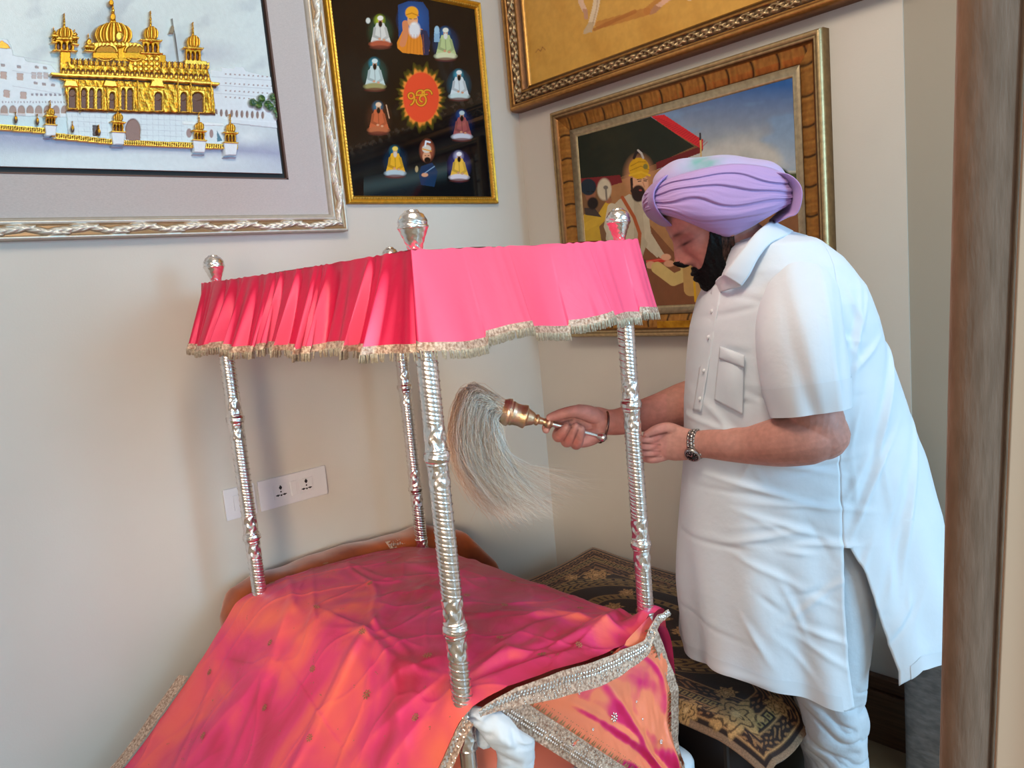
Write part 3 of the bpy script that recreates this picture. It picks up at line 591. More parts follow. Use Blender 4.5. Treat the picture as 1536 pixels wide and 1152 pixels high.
mb = MB(); V, F = rbox(-1.455, -.752, -1.268, -.10, .19, .300, (.25, .12), wav=.0015); mb.add(V, F); mb.build('white_sheet', MT['white'], T)
loop = [(-1.455+.01, -1.268+.01), (-.752-.01, -1.268+.01), (-.752-.01, -.1), (-1.445, -.1), (-1.445, -1.258)]
path = [(-1.43, -1.262, .215), (-1.2, -1.268, .214), (-.80, -1.268, .214), (-.762, -1.255, .214), (-.751, -1.2, .214), (-.751, -.8, .214), (-.751, -.2, .214)]
V, F = tube(path, [.006]*7, 60, 8); MB().add(V, F).build('binding', MT['trim'], T)
T = mesh_obj('scripture_cushion', *rbox(-1.385, -.84, -1.13, -.25, .302, .62, (.35, .3), wav=.004), m=MT['palesilk'])
tag(T, 'peach cushion stack mostly hidden under the pink cover', 'cushion')

ST = empty('canopy_stand', (-1.11, -.69, ZB), 'silver canopy stand with four twisted posts and pink satin frill', 'canopy')
def post_mesh():
    zt = 1.565; z = np.arange(ZB, zt, .0017); nz = len(z); nt = 44; th = np.arange(nt)*2*PI/nt
    Zg, Tg = np.meshgrid(z, th, indexing='ij'); R = np.full_like(Zg, .0195)
    spiral = np.ones_like(Zg); ph = (2*Tg/(2*PI)+Zg/.0170) % 1.0
    saw = np.where(ph < .82, .55+.45*np.sin(ph/.82*PI), 1.35*np.sin((ph-.82)/.18*PI)+.45)
    emb = np.zeros_like(Zg)
    def band(a, b_): return np.clip((Zg-a)/.004, 0, 1)*np.clip((b_-Zg)/.004, 0, 1)
    for zc in (Z1, Z2):
        e = band(zc-.062, zc-.011)+band(zc+.011, zc+.066); emb += e
    emb += band(Z3-.012, Z3+.062)
    emb = np.clip(emb, 0, 1)
    pet = np.abs(np.sin(Tg*3+np.sin(Zg*150)*.9))*np.abs(np.cos(Zg*105+np.sin(Tg*6)*.9)); fine = np.abs(np.sin(Tg*9+Zg*260))*np.abs(np.sin(Zg*310-Tg*6))
    R = R+(1-emb)*(saw-.6)*.0019*(Zg > Z3)+emb*(pet*.0026+fine*.0003-.0006)
    for zc in (Z1, Z2):
        q = np.clip(1-((Zg-zc)/.0105)**2, 0, 1); R += q**.5*.0042+q*np.abs(np.sin(Tg*14))*.0014
        for s_ in (-.0135, .0135): R += .0022*np.exp(-((Zg-zc-s_)/.0014)**2)
    R += .002*np.exp(-((Zg-Z3+.012)/.002)**2)+.0018*np.exp(-((Zg-Z3-.062)/.002)**2)
    lo = Zg < Z3-.014; R = np.where(lo, .0172, R); R = np.where(Zg < ZB+.012, .023, R)
    V = np.stack([R*np.cos(Tg), R*np.sin(Tg), Zg-ZB], -1).reshape(-1, 3)
    return V, gridF(nz, nt, True)
PV, PF = post_mesh()
def finial_mesh(zc=ZK):
    prof = [(-.041, .004), (-.041, .0125), (-.036, .0135), (-.030, .0150), (-.020, .0185), (-.008, .0235), (.000, .0268), (.0015, .0280), (.004, .0282), (.006, .0268), (.012, .0270), (.019, .0250), (.026, .0200), (.030, .0135), (.0315, .0130), (.0335, .0122), (.0345, .006), (.0345, .0005)]
    P = np.array(prof); nt = 48; th = np.arange(nt)*2*PI/nt; V = []
    idx = np.linspace(0, len(P)-1, 90); z = np.interp(idx, range(len(P)), P[:, 0]); r = np.interp(idx, range(len(P)), P[:, 1])
    Zg, Tg = np.meshgrid(z, th, indexing='ij'); R = np.repeat(r[:, None], nt, 1)
    R = R+.0010*np.abs(np.sin(Tg*5+Zg*330))*np.abs(np.cos(Zg*260+np.sin(Tg*4)))*(R > .013)
    return np.stack([R*np.cos(Tg), R*np.sin(Tg), Zg+zc-ZB], -1).reshape(-1, 3), gridF(90, nt, True)
FV, FFc = finial_mesh()
p0 = f0 = None
for i, (x, y) in enumerate([(FX, FY), (RX, FY), (FX, BY), (RX, BY)]):
    if p0 is None:
        p0 = mesh_obj('post', PV, PF, MT['silver'], ST); f0 = mesh_obj('finial', FV, FFc, MT['silver'], ST); po, fo = p0, f0
    else:
        po, fo = p0.copy(), f0.copy(); COL.objects.link(po); COL.objects.link(fo)
    po.location = (x, y, ZB); fo.location = (0, 0, 0); fo.parent = po; fo.matrix_parent_inverse = Matrix.Identity(4)
    if i == 0: pass
# canopy cloth
cx0, cx1, cy0, cy1 = FX-.030, RX+.030, FY-.030, BY+.030
def top_z(x, y):
    a = (x-cx0)/(cx1-cx0); c = (y-cy0)/(cy1-cy0); return 1.571-.010*np.sin(PI*np.clip(a, 0, 1))*np.sin(PI*np.clip(c, 0, 1))-.005*(np.sin(PI*np.clip(a, 0, 1))+np.sin(PI*np.clip(c, 0, 1)))*.5
ax, ay = np.meshgrid(np.linspace(cx0, cx1, 60), np.linspace(cy0, cy1, 80), indexing='ij')
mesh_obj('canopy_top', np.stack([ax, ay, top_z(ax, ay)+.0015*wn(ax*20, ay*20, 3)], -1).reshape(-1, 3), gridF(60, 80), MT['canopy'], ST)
Lx, Ly = cx1-cx0, cy1-cy0; PER = 2*(Lx+Ly); NS = 1500; NR = 46
s = np.linspace(0, PER, NS, endpoint=False)
def per(s):
    "perimeter from the near left corner: front (+x), right (+y), back, left"
    s = s % PER; x = np.empty_like(s); y = np.empty_like(s); nx = np.zeros_like(s); ny = np.zeros_like(s)
    m = s < Lx; x[m] = cx0+s[m]; y[m] = cy0; ny[m] = -1
    m = (s >= Lx) & (s < Lx+Ly); x[m] = cx1; y[m] = cy0+s[m]-Lx; nx[m] = 1
    m = (s >= Lx+Ly) & (s < 2*Lx+Ly); x[m] = cx1-(s[m]-Lx-Ly); y[m] = cy1; ny[m] = 1
    m = s >= 2*Lx+Ly; x[m] = cx0; y[m] = cy1-(s[m]-2*Lx-Ly); nx[m] = -1
    return x, y, nx, ny
x_, y_, nx_, ny_ = per(s)
# smooth normals round the corners
k = np.hanning(61); k /= k.sum()
def sm(a): return np.convolve(np.concatenate([a[-60:], a, a[:60]]), k, 'same')[60:-60]
nxs, nys = sm(nx_), sm(ny_)
corner = 1-np.hypot(nxs, nys)
left = sm((nx_ < -.5)*1.); front = sm((ny_ < -.5)*1.)
amp = .0065+.0135*left+.001*front
pitch = .088
wob = s/pitch+.30*np.sin(s*11)+.22*np.sin(s*27+1)+.10*np.sin(s*61)
fw_ = wob-np.floor(wob); ple = np.where(fw_ < .72, -1+2*(fw_/.72), 1-2*((fw_-.72)/.28)); ple = np.convolve(np.concatenate([ple[-8:], ple, ple[:8]]), np.hanning(17)/np.hanning(17).sum(), 'same')[8:-8]+.35*np.sin(2*PI*wob*2.3+1); slow = .6*np.sin(s*2*PI/.21+1)+.4*np.sin(s*2*PI/.37)
ple = ple*(1-.8*front)+slow*1.9*front
t = np.linspace(0, 1, NR)
TT, _ = np.meshgrid(t, s, indexing='ij')
shift = -.018*TT*left[None, :]*np.cos(2*PI*wob)[None, :]
flare = .050*TT**1.1*(1+.25*left[None, :])
off = flare+amp[None, :]*ple[None, :]*(TT**.7)*1.25+.001
drop = .174+.006*np.sin(s*2*PI/.29)[None, :]+.006*np.sign(np.sin(s*2*PI/.23))[None, :]*front[None, :]
X = x_[None, :]+nxs[None, :]*off+(-nys[None, :])*shift; Yv = y_[None, :]+nys[None, :]*off+nxs[None, :]*shift
gx, gy = np.clip(x_, cx0, cx1), np.clip(y_, cy0, cy1)
Z = top_z(gx, gy)[None, :]-drop*TT+.0012*np.sin(wob*2*PI*2)[None, :]*(1-TT)
Vv = np.stack([X, Yv, Z], -1)
# split: frill cloth, lace band, fringe
kb = int(NR*.93)
val = mesh_obj('valance', Vv[:kb+1].reshape(-1, 3), gridF(kb+1, NS, True), MT['canopy'], ST)
nrm = np.stack([nxs, nys, 0*nxs], -1)[None]*.0016
Lb = Vv[kb-1:]+nrm; mesh_obj('lace_band', Lb.reshape(-1, 3), gridF(len(Lb), NS, True), MT['lace'], val)
mb = MB(); bot = Vv[-1]+nrm[0]; nf = 1100
ii = np.linspace(0, NS-1, nf)
Vf = []; Ff = []
for q, i in enumerate(ii):
    i0 = int(i); P = bot[i0]; tn = bot[(i0+1) % NS]-bot[i0-1]; tn /= np.linalg.norm(tn)+1e-9
    n_ = np.array([nxs[i0], nys[i0], 0.]); w_ = .0013; L_ = .0125+.003*rng.rand(); lean = tn*(rng.rand()-.5)*.004+n_*(rng.rand()*.003)
    top = P+UP*.002; bt = P-UP*L_+lean
    k0 = len(Vf); Vf += [top-tn*w_-n_*.0006, top+tn*w_-n_*.0006, top+tn*w_+n_*.0008, top-tn*w_+n_*.0008, bt-tn*w_-n_*.0006, bt+tn*w_-n_*.0006, bt+tn*w_+n_*.0008, bt-tn*w_+n_*.0008]
    Ff += [(k0, k0+1, k0+5, k0+4), (k0+2, k0+3, k0+7, k0+6), (k0+1, k0+2, k0+6, k0+5), (k0+3, k0, k0+4, k0+7), (k0+4, k0+5, k0+6, k0+7)]
mesh_obj('fringe', Vf, np.array(Ff), MT['fringe'], val, smooth=False)

# ------------------------------------------------------------------ pink orange cover over the mound
def flower(P, n, t, r, mb, mi=0):
    "little embroidered flower lying on the cloth"
    n = n/np.linalg.norm(n); t = t-n*(t@n); t /= np.linalg.norm(t); b_ = np.cross(n, t); P = P+n*.0034
    th = np.arange(8)*PI/4
    mb.add([P+n*.0022]+[P+(t*math.cos(a)+b_*math.sin(a))*r*.28 for a in th], [(0, i+1, (i+1) % 8+1) for i in range(8)], mi)
    for k in range(8):
        a = k*PI/4; d = t*math.cos(a)+b_*math.sin(a); e = np.cross(n, d)
        mb.add([P+d*r*.3, P+d*r*.62-e*r*.17+n*.001, P+d*r, P+d*r*.62+e*r*.17+n*.001, P+d*r*.62+n*.0028], [(0, 1, 4), (1, 2, 4), (2, 3, 4), (3, 0, 4)], mi)
# parametric sheet: u across (left hem -> right edge), v from wall end to front edge
U = np.linspace(0, 1, 330); Vp = np.linspace(0, 1, 300)
UG, VG = np.meshgrid(U, Vp, indexing='ij')
# cross-section polyline (x,z) : left hem, slope, shoulder, top, right shoulder, right drop
sec = cr(np.array([(-1.93, .235), (-1.80, .315), (-1.64, .455), (-1.50, .60), (-1.425, .672), (-1.33, .694), (-1.15, .690), (-.98, .676), (-.86, .655), (-.80, .628), (-.772, .57), (-.765, .48)]), 400)
dl = np.concatenate([[0], np.cumsum(np.hypot(*np.diff(sec, axis=0).T))]); dl /= dl[-1]
cx = np.interp(UG, dl, sec[:, 0]); cz = np.interp(UG, dl, sec[:, 1])
yfr = -1.205+.0*cx; yb = -.175
cy = yb+(yfr-yb)*VG
front_k = np.clip((VG-.72)/.28, 0, 1); back_k = np.clip((.12-VG)/.12, 0, 1)
topm = np.clip((cx+1.46)/.06, 0, 1)*np.clip((-.79-cx)/.04, 0, 1)
sag = -.030*np.sin(PI*np.clip((cx+1.40)/.55, 0, 1))*front_k**1.5*topm
cz = cz+sag-.02*back_k*topm-.018*np.clip((VG-.3)/.5, 0, 1)*np.clip((cx+1.2)/.3, 0, 1)*topm+.045*np.clip((cx+.90)/.05, 0, 1)*np.clip((VG-.93)/.05, 0, 1)*(cx < -.79)
# right edge: on the photo the cover swings outward near the right post
# folds
ph1 = (cy*.55+cx*.9); lefts = np.clip((-1.42-cx)/.12, 0, 1)
w1 = wn(cx*7, cy*7, 11, 4)*.006; fan = np.sin((cy+.10*cx)*26+2*np.sin(cy*5))*.010*lefts*np.clip(lefts*(.3+(-1.42-cx)*2), 0, 1)
d = np.array([.86, -.5]); rdg = 0
for (px_, py_, an, wd, hh, ln) in ((-1.26, -.62, 68, .010, .010, .42), (-1.02, -.60, 28, .012, .006, .3), (-1.52, -.80, 20, .016, .013, .3), (-1.60, -.55, 35, .014, .010, .24), (-1.30, -1.05, 50, .018, .017, .20), (-1.22, -1.10, 14, .018, .016, .22),
                                 (-1.05, -1.12, 8, .015, .013, .2), (-1.00, -.98, 150, .02, .012, .2), (-.93, -1.08, 120, .015, .014, .16), (-1.45, -1.00, 75, .013, .013, .2), (-1.38, -.86, 95, .012, .010, .2), (-1.14, -.36, 100, .012, .006, .2), (-1.36, -.34, 80, .012, .008, .16), (-1.68, -.35, 48, .016, .012, .2)):
    a = math.radians(an); ux, uy = math.cos(a), math.sin(a); al = (cx-px_)*ux+(cy-py_)*uy; ac = -(cx-px_)*uy+(cy-py_)*ux+.02*np.sin(al*14)
    rdg = rdg+hh*np.exp(-(ac/wd)**2)*np.exp(-(al/ln)**4)
cz = cz+.45*w1+.7*fan+.55*rdg
cu0, cv0 = PIX(np.stack([cx, cy, cz], -1).reshape(-1, 3)); cu0, cv0 = cu0.reshape(cx.shape), cv0.reshape(cx.shape)
for pts_, wd_px, hh in (([(640, 868), (600, 890), (545, 948), (505, 1040), (470, 1110), (430, 1170)], 6, .0075), ([(450, 885), (425, 940), (395, 1010), (350, 1080), (300, 1160)], 9, .008), ([(392, 1030), (330, 1090), (270, 1160)], 13, .013),
        ([(430, 1000), (470, 1060), (530, 1150)], 5, .006), ([(478, 912), (540, 940), (580, 975)], 4, .005), ([(470, 860), (474, 930), (450, 1010)], 5, .005), ([(560, 900), (640, 880), (720, 905)], 5, .005), ([(330, 990), (380, 1000), (420, 985)], 8, .006), ([(640, 1075), (600, 1130), (570, 1170)], 12, .013), ([(668, 1010), (630, 1050), (560, 1110), (520, 1160)], 11, .013),
        ([(668, 985), (600, 1010), (560, 1050)], 9, .009), ([(705, 1012), (760, 975), (840, 985)], 7, .012), ([(700, 1030), (790, 1002), (880, 975)], 8, .013), ([(720, 985), (800, 940), (900, 912)], 8, .008), ([(780, 1000), (850, 960), (930, 915)], 8, .012), ([(830, 1000), (890, 950), (945, 905)], 7, .012), ([(730, 930), (790, 925), (860, 900)], 6, .006), ([(560, 850), (640, 845), (700, 850)], 5, .005)):
    best = np.full(cx.shape, 1e9); sg = np.zeros(cx.shape); tp = np.zeros(cx.shape)
    nseg = len(pts_)-1
    for k_, ((x1, y1), (x2, y2)) in enumerate(zip(pts_[:-1], pts_[1:])):
        dx, dy = x2-x1, y2-y1; tq = np.clip(((cu0-x1)*dx+(cv0-y1)*dy)/(dx*dx+dy*dy), 0, 1); d_ = np.hypot(cu0-x1-tq*dx, cv0-y1-tq*dy); m_ = d_ < best
        sgn = np.sign((cu0-x1)*dy-(cv0-y1)*dx); best = np.where(m_, d_, best); sg = np.where(m_, sgn, sg); tp = np.where(m_, (k_+tq)/nseg, tp)
    q_ = best/wd_px; cz = cz+hh*np.where(sg > 0, np.exp(-q_*1.6), np.exp(-(q_*.55)**2))*np.sin(PI*np.clip(tp, .03, .97))**.5
cr1 = np.abs(wn(cx*10+cy*3, cy*6-cx*4, 71, 3)); cr2 = np.abs(wn(cx*5-cy*4, cy*11+cx*6, 73, 3))
cz = cz+.0011*wn(cx*34, cy*30, 27, 3)+.0034*np.exp(-cr1/.06)+.0028*np.exp(-cr2/.05)
pul = .012*np.sin(cy*31+cx*9)*np.clip((VG-.8)/.2, 0, 1)*topm; cz += pul*.6
CV = np.stack([cx-.3*fan, cy, cz], -1)
cov = empty('silk_cover', (-1.15, -.68, .3), 'pink and orange silk cover with gold flowers draped over the mound', 'cover')

def sheet_n(i, j):
    a = CV[min(i+1, 329), j]-CV[max(i-1, 0), j]; b_ = CV[i, min(j+1, 299)]-CV[i, max(j-1, 0)]; n = np.cross(b_, a); n = n if n[2] > 0 else -n; return n/np.linalg.norm(n), a
UV = np.stack(PIX(CV.reshape(-1, 3)), -1).reshape(330, 300, 2)
fl = MB()
big = [(409, 876), (474, 912), (556, 877), (641, 914), (544, 948), (407, 965), (469, 1004), (642, 985), (551, 1043), (398, 1062), (466, 1107), (316, 1008), (306, 1104), (625, 1077), (584, 845), (489, 845), (870, 914), (769, 873), (750, 958), (757, 909), (813, 984), (700, 895), (867, 968)]
for (u, v) in big:
    dd = np.hypot(UV[..., 0]-u, UV[..., 1]-v); i, j = np.unravel_index(np.argmin(dd), dd.shape)
    if dd[i, j] > 6: continue
    n, t_ = sheet_n(i, j); r = .0125 if (u, v) in ((642, 985), (813, 984), (551, 1043)) else .0100
    flower(CV[i, j], n, t_, r, fl)
for q in range(150):
    i, j = rng.randint(8, 322), rng.randint(6, 292); n, t_ = sheet_n(i, j); P = CV[i, j]+n*.0016; t_ = t_/np.linalg.norm(t_); b_ = np.cross(n, t_)
    for m in range(rng.choice([1, 1, 3])):
        c = P+(t_*rng.randn()+b_*rng.randn())*.004*(m > 0); r = .0014; fl.add([c+n*.001]+[c+t_*r*math.cos(a)+b_*r*math.sin(a) for a in np.arange(6)*PI/3], [(0, k+1, (k+1) % 6+1) for k in range(6)])
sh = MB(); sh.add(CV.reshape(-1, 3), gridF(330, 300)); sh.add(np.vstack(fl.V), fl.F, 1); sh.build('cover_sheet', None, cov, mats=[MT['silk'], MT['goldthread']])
def strip(cur, wdir, wid, name, parent, m=MT['lace'], nrow=9, seq=True, seed=1, bump=.0016, lift=.0025, tri=True):
    "lace border: curve (n,3), per-point width vector; adds sequins + pointed picot edge"
    cur = np.asarray(cur); n = len(cur); wdir = np.asarray(wdir, float)
    if wdir.ndim == 1: wdir = np.tile(wdir, (n, 1))
    nr = nrow; t = np.linspace(0, 1, nr)[:, None, None]
    Vs = cur[None]+wdir[None]*wid*t
    tn = np.gradient(cur, axis=0); nn = np.cross(tn, wdir); nn /= np.linalg.norm(nn, axis=1)[:, None]+1e-9
    if (nn@(-FH)).mean() < 0: nn = -nn
    al = np.concatenate([[0], np.cumsum(np.linalg.norm(np.diff(cur, axis=0), axis=1))])
    pat = np.abs(np.sin(al*170))[None, :]*np.abs(np.sin(t[:, :, 0]*9.4))
    Vs = Vs+nn[None]*(lift+bump*pat[..., None])
    o = mesh_obj(name, Vs.reshape(-1, 3), gridF(nr, n), m, parent)
    rs = np.random.RandomState(seed); mb = MB(); L = al[-1]
    def disc(P, N, r, T_):
        B_ = np.cross(N, T_); mb.add([P+N*.0012]+[P+(T_*math.cos(a)+B_*math.sin(a))*r for a in np.arange(7)*2*PI/7], [(0, k+1, (k+1) % 7+1) for k in range(7)])
    if seq:
        for a in np.arange(.004, L, .0078):
            i = min(int(np.interp(a, al, range(n))), n-1); T_ = tn[i]/np.linalg.norm(tn[i])
            for tt in (.30, .46) if seq == 2 else (.28,):
                disc(cur[i]+wdir[i]*wid*tt+nn[i]*(lift+.0035)+T_*.0039*(tt > .4), nn[i], .0034, T_)
        for k in range(int(L*260)):
            i = rs.randint(0, n); tt = rs.uniform(.45, .95); T_ = tn[i]/np.linalg.norm(tn[i]); disc(cur[i]+wdir[i]*wid*tt+nn[i]*(lift+.003), nn[i], .0017, T_)
        mb.build('sequins', MT['sequin'], o, False)
    if tri:
        m2 = MB()
        for a in np.arange(.003, L, .010):
            i = min(int(np.interp(a, al, range(n))), n-1); T_ = tn[i]/np.linalg.norm(tn[i]); P = cur[i]-wdir[i]*.001+nn[i]*lift; Pe = P-wdir[i]*.011
            m2.add([P-T_*.0035, P+T_*.0035, Pe+nn[i]*.001], [(0, 1, 2)]); e_ = P-wdir[i]*.016; m2.add([e_-T_*.0014, e_-wdir[i]*.0014, e_+T_*.0014, e_+wdir[i]*.0014], [(0, 1, 2, 3)])
        m2.build('picot_edge', MT['goldthread'], o, False)
    return o
# front rolled lace edge following the front boundary of the cover
jf = 299
i0 = int(np.argmin(np.abs(CV[:, jf, 0]+1.405))); i1 = int(np.argmin(np.abs(CV[:, jf, 0]+.800)))
cur = CV[i0:i1:2, jf]+np.array([0, -.022, .004]); n = len(cur); f = np.linspace(0, 1, n)[:, None]
wd = np.array([0, -.30, -.95])[None]*(1-.0*f)+np.array([.05, -.1, 0])[None]*np.sin(f*PI)
wv = .012+.040*np.sin(np.clip(f*1.05, 0, 1)*PI/1.02)**.8
strip(cur, wd*wv, 1.0, 'front_lace', cov, seq=2, seed=3)
# left lace beside the near post and lace on the back left hem
il = int(np.argmin(np.abs(CV[:, jf, 0]+1.425))); cur = CV[il:20:-2, jf]+np.array([0, -.004, .0])
strip(cur, np.array([-.30, .93, .30])*.0+np.array([0, .86, .12]), -.034, 'side_lace', cov, seq=2, seed=4, tri=False)
cur = CV[4:92:2, 0]+np.array([0, .0, .004]); strip(cur, np.array([-.25, 1., -.12]), .045, 'back_lace', cov, seq=False, tri=False)
ib = [i for i in range(0, 330, 2) if -.93 < CV[i, 2, 0] < -.79]; cur = CV[ib, 2]+np.array([0, .012, -.002]); strip(cur, np.array([0, .8, .55]), .035, 'back_lace', cov, seq=2, tri=False)
# hanging corner panel on the front
tl, trr = np.array([-1.375, -1.222, .672]), np.array([-.815, -1.214, .675])
nv, nu = 90, 150
s_, t_ = np.meshgrid(np.linspace(0, 1, nv), np.linspace(0, 1, nu), indexing='ij')
def edgeL(s): return np.stack([-1.375+.40*s**1.0, -1.216-.045*s, .672-.42*s], -1)
def edgeR(s): return np.stack([-.855+.055*np.clip(s*2, 0, 1)**.7-.01*s, -1.208-.060*s, .672-.385*s], -1)
Lq, Rq = edgeL(s_[:, 0]), edgeR(s_[:, 0])
PN = Lq[:, None]*(1-t_[..., None])+Rq[:, None]*t_[..., None]
PN[..., 1] += -.016*np.sin(t_*9+s_*2.5)*s_-.010*np.sin(t_*17-s_*6)*s_-.006*wn(t_*14+s_*9, s_*6-t_*4, 5)*np.clip(s_*3, 0, 1)
PN[..., 1] += -.008*np.exp(-((t_-.35-.25*s_)/.035)**2)*np.clip(s_*4, 0, 1)-.010*np.exp(-((t_-.62+.12*s_)/.03)**2)*np.clip(s_*4, 0, 1)-.006*np.exp(-((t_-.8-.1*np.sin(s_*5))/.02)**2)
PN[..., 2] += -.050*np.sin(t_*PI)*(1-s_)

ecur = np.vstack([PN[6:, -1], PN[-1, ::-1][2:]]); 
ew = np.vstack([np.tile([-1., 0, .0], (nv-6, 1)), np.tile([0., 0, 1.], (nu-2, 1))]); kk = np.hanning(25); kk /= kk.sum()
ew = np.stack([np.convolve(np.pad(ew[:, c], 12, 'edge'), kk, 'valid') for c in range(3)], -1)
strip(ecur, ew, .030, 'panel_lace', cov, seq=False, tri=False)
o = strip(PN[6:, -1]+np.array([-.032, -.001, 0]), np.array([1., 0, 0]), .004, 'panel_scallop', cov, seq=False)
strip(PN[4:, 0], np.array([1., 0, .55]), .046, 'panel_lace', cov, seq=2, tri=False, seed=8)
strip(PN[4:, 0]+np.array([.05, -.001, .025]), np.array([-1., 0, -.5]), .005, 'panel_scallop', cov, seq=False)
mb = MB()
for (u, v, r) in ((921, 1076, .0125), (905, 948+130, .0), (868, 1010+30, .003), (888, 1094, .004), (952, 1052, .003), (884, 1139, .003), (962, 1078, .003), (990, 1112, .006)):
    if r == 0: continue
    Uq = np.stack(PIX(PN.reshape(-1, 3)), -1).reshape(nv, nu, 2); dd = np.hypot(Uq[..., 0]-u, Uq[..., 1]-v); i, j = np.unravel_index(np.argmin(dd), dd.shape)
    flower(PN[i, j], np.array([0, -1., .15]), np.array([1., 0, 0]), r, mb)
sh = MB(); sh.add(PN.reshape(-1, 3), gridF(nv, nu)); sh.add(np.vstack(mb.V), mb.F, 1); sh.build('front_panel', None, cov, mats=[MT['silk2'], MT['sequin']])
# white crumpled pillow corner poking out beside the near post
P0 = [(-1.388, -1.19, .655), (-1.370, -1.228, .640), (-1.345, -1.245, .600), (-1.33, -1.24, .545), (-1.30, -1.2, .52)]
V1, F1 = tube([np.array(q) for q in P0], [.018, .028, .030, .028, .02], 50, 50, rad2=[.022, .034, .038, .036, .025])
cz_ = np.exp(-(wn(V1[:, 2]*70, V1[:, 0]*60, 12, 2)/.25)**2); V1 = V1+np.stack([.006*wn(V1[:, 2]*60, V1[:, 0]*60, 2)+.004*cz_, .006*wn(V1[:, 2]*50, V1[:, 0]*70, 3)+.006*cz_, .004*wn(V1[:, 1]*60, V1[:, 0]*60, 4)], -1)
V2, F2 = tube([W(716, 1100, 1.47), W(728, 1112, 1.455), W(735, 1096, 1.46)], [.012, .015, .010], 14, 16)
o = MB().add(V1, F1).add(V2, F2).build('white_pillow', MT['white'])
tag(o, 'small white crumpled pillow corner poking out beside the nearest silver post', 'pillow')

# orange velvet bolster along the wall
npth = 90; bx_ = np.linspace(-1.475, -.44, npth); f = (bx_+1.475)/1.035
zt = np.interp(f, [0, .04, .12, .3, .55, .72, .86, 1], [.590, .655, .678, .682, .668, .660, .600, .44])
th = np.linspace(0, 2*PI, 41)[:-1]; Vb = []
for x, z, q in zip(bx_, zt, f):
    e = np.clip(min(q, 1-q)/.03, .15, 1)**.5; hgt = .115*e; c0 = z-hgt
    co_, si_ = np.cos(th), np.sin(th); Vb.append(np.stack([np.full(40, x), -.100+.088*e*np.sign(co_)*np.abs(co_)**.7, c0+hgt*np.sign(si_)*np.abs(si_)**.7+.004*np.sin(x*17+co_*2)+.002*np.sin(x*41)], -1))
Vb = np.vstack(Vb); F = [tuple(f_) for f_ in gridF(npth, 40, True)]+[tuple(range(40))[::-1], tuple(range((npth-1)*40, npth*40))]
o = MB().add(Vb, F).build('velvet_bolster', MT['velvet']); tag(o, 'rust orange velvet bolster against the left wall behind the pink cover', 'bolster')
o = MB().box((-1.40, -.085, 0), (-.62, -.02, .445)).build('bench_base', MT['darkwood'], None, False, .004); tag(o, 'dark low wooden bench under the orange bolster', 'bench')

# ------------------------------------------------------------------ carpet covered platform
o = MB().box((-.70, -1.30, 0), (-.03, -.25, .345)).build('low_divan', MT['darkwood'], None, False, .01); tag(o, 'dark low divan under the patterned carpet by the right wall', 'divan')
ax = np.concatenate([np.linspace(-.745, -.012, 330)]); ay = np.linspace(-1.44, -.235, 560)
A, B = np.meshgrid(ax, ay, indexing='ij')
Bf = B
cut_ = np.clip((A+.56)/.14, 0, 1); cut_ = cut_*cut_*(3-2*cut_); B = -.235+(B+.235)*(1-.165*cut_)
Z = .366+.004*wn(A*7, B*7, 5)+.018*np.exp(-((A+.0)**2+(B+.25)**2)/.02)
over = np.clip((-1.30-B)/.14, 0, 1); Z = Z-.055*over**1.6+.012*over*np.sin(A*22)
Z = Z-.03*np.clip((-.705-A)/.04, 0, 1)**1.5
cc = np.tile(lin((44, 24, 17)), (A.size, 1)).reshape(*A.shape, 3)
def cmix(m, col): 
    global cc
    m = np.clip(m, 0, 1)[..., None]; cc = cc*(1-m)+lin(col)*m
gold, tan, dk = (196, 144, 92), (168, 116, 72), (40, 22, 16)
cmix(wn(A*60, B*60, 4)*.25, (70, 40, 26))
ed = np.minimum(np.minimum(-.012-A, Bf+1.44), np.minimum(A+.745, -.235-B))
def pattern_band(dist, a, b_, along, f1, col=tan):
    q = (dist-a)/(b_-a); on = (q > 0)*(q < 1.)
    cmix(on*1., (54, 30, 20)); sc = np.sin(along*f1+2.2*np.sin(q*PI*2))*np.cos(q*PI*3+1.5*np.sin(along*f1*.5)); cmix(on*np.clip((np.abs(sc)-.55)*6, 0, 1)*.9, col)
    for e_ in (a, b_): cmix(np.exp(-((dist-e_)/.0022)**2), gold)
al = np.where((np.abs(A+.38) > np.abs(B+.84)*.6), B, A)
cmix(((ed < .012)*1.), (150, 118, 92))
cmix(np.exp(-((ed-.016)/.003)**2), dk)
pattern_band(ed, .024, .062, al, 150)
q = np.abs(ed-.078)/.009; bead = (np.abs(((al/.022) % 1)-.5) < .36)*1.; cmix((q < 1)*bead*.9, (170, 140, 84)); cmix(((q < .5)*(np.abs(((al/.022) % 1)-.5) < .15))*1., (90, 60, 34))
pattern_band(ed, .094, .14, al, 105, (156, 106, 68))
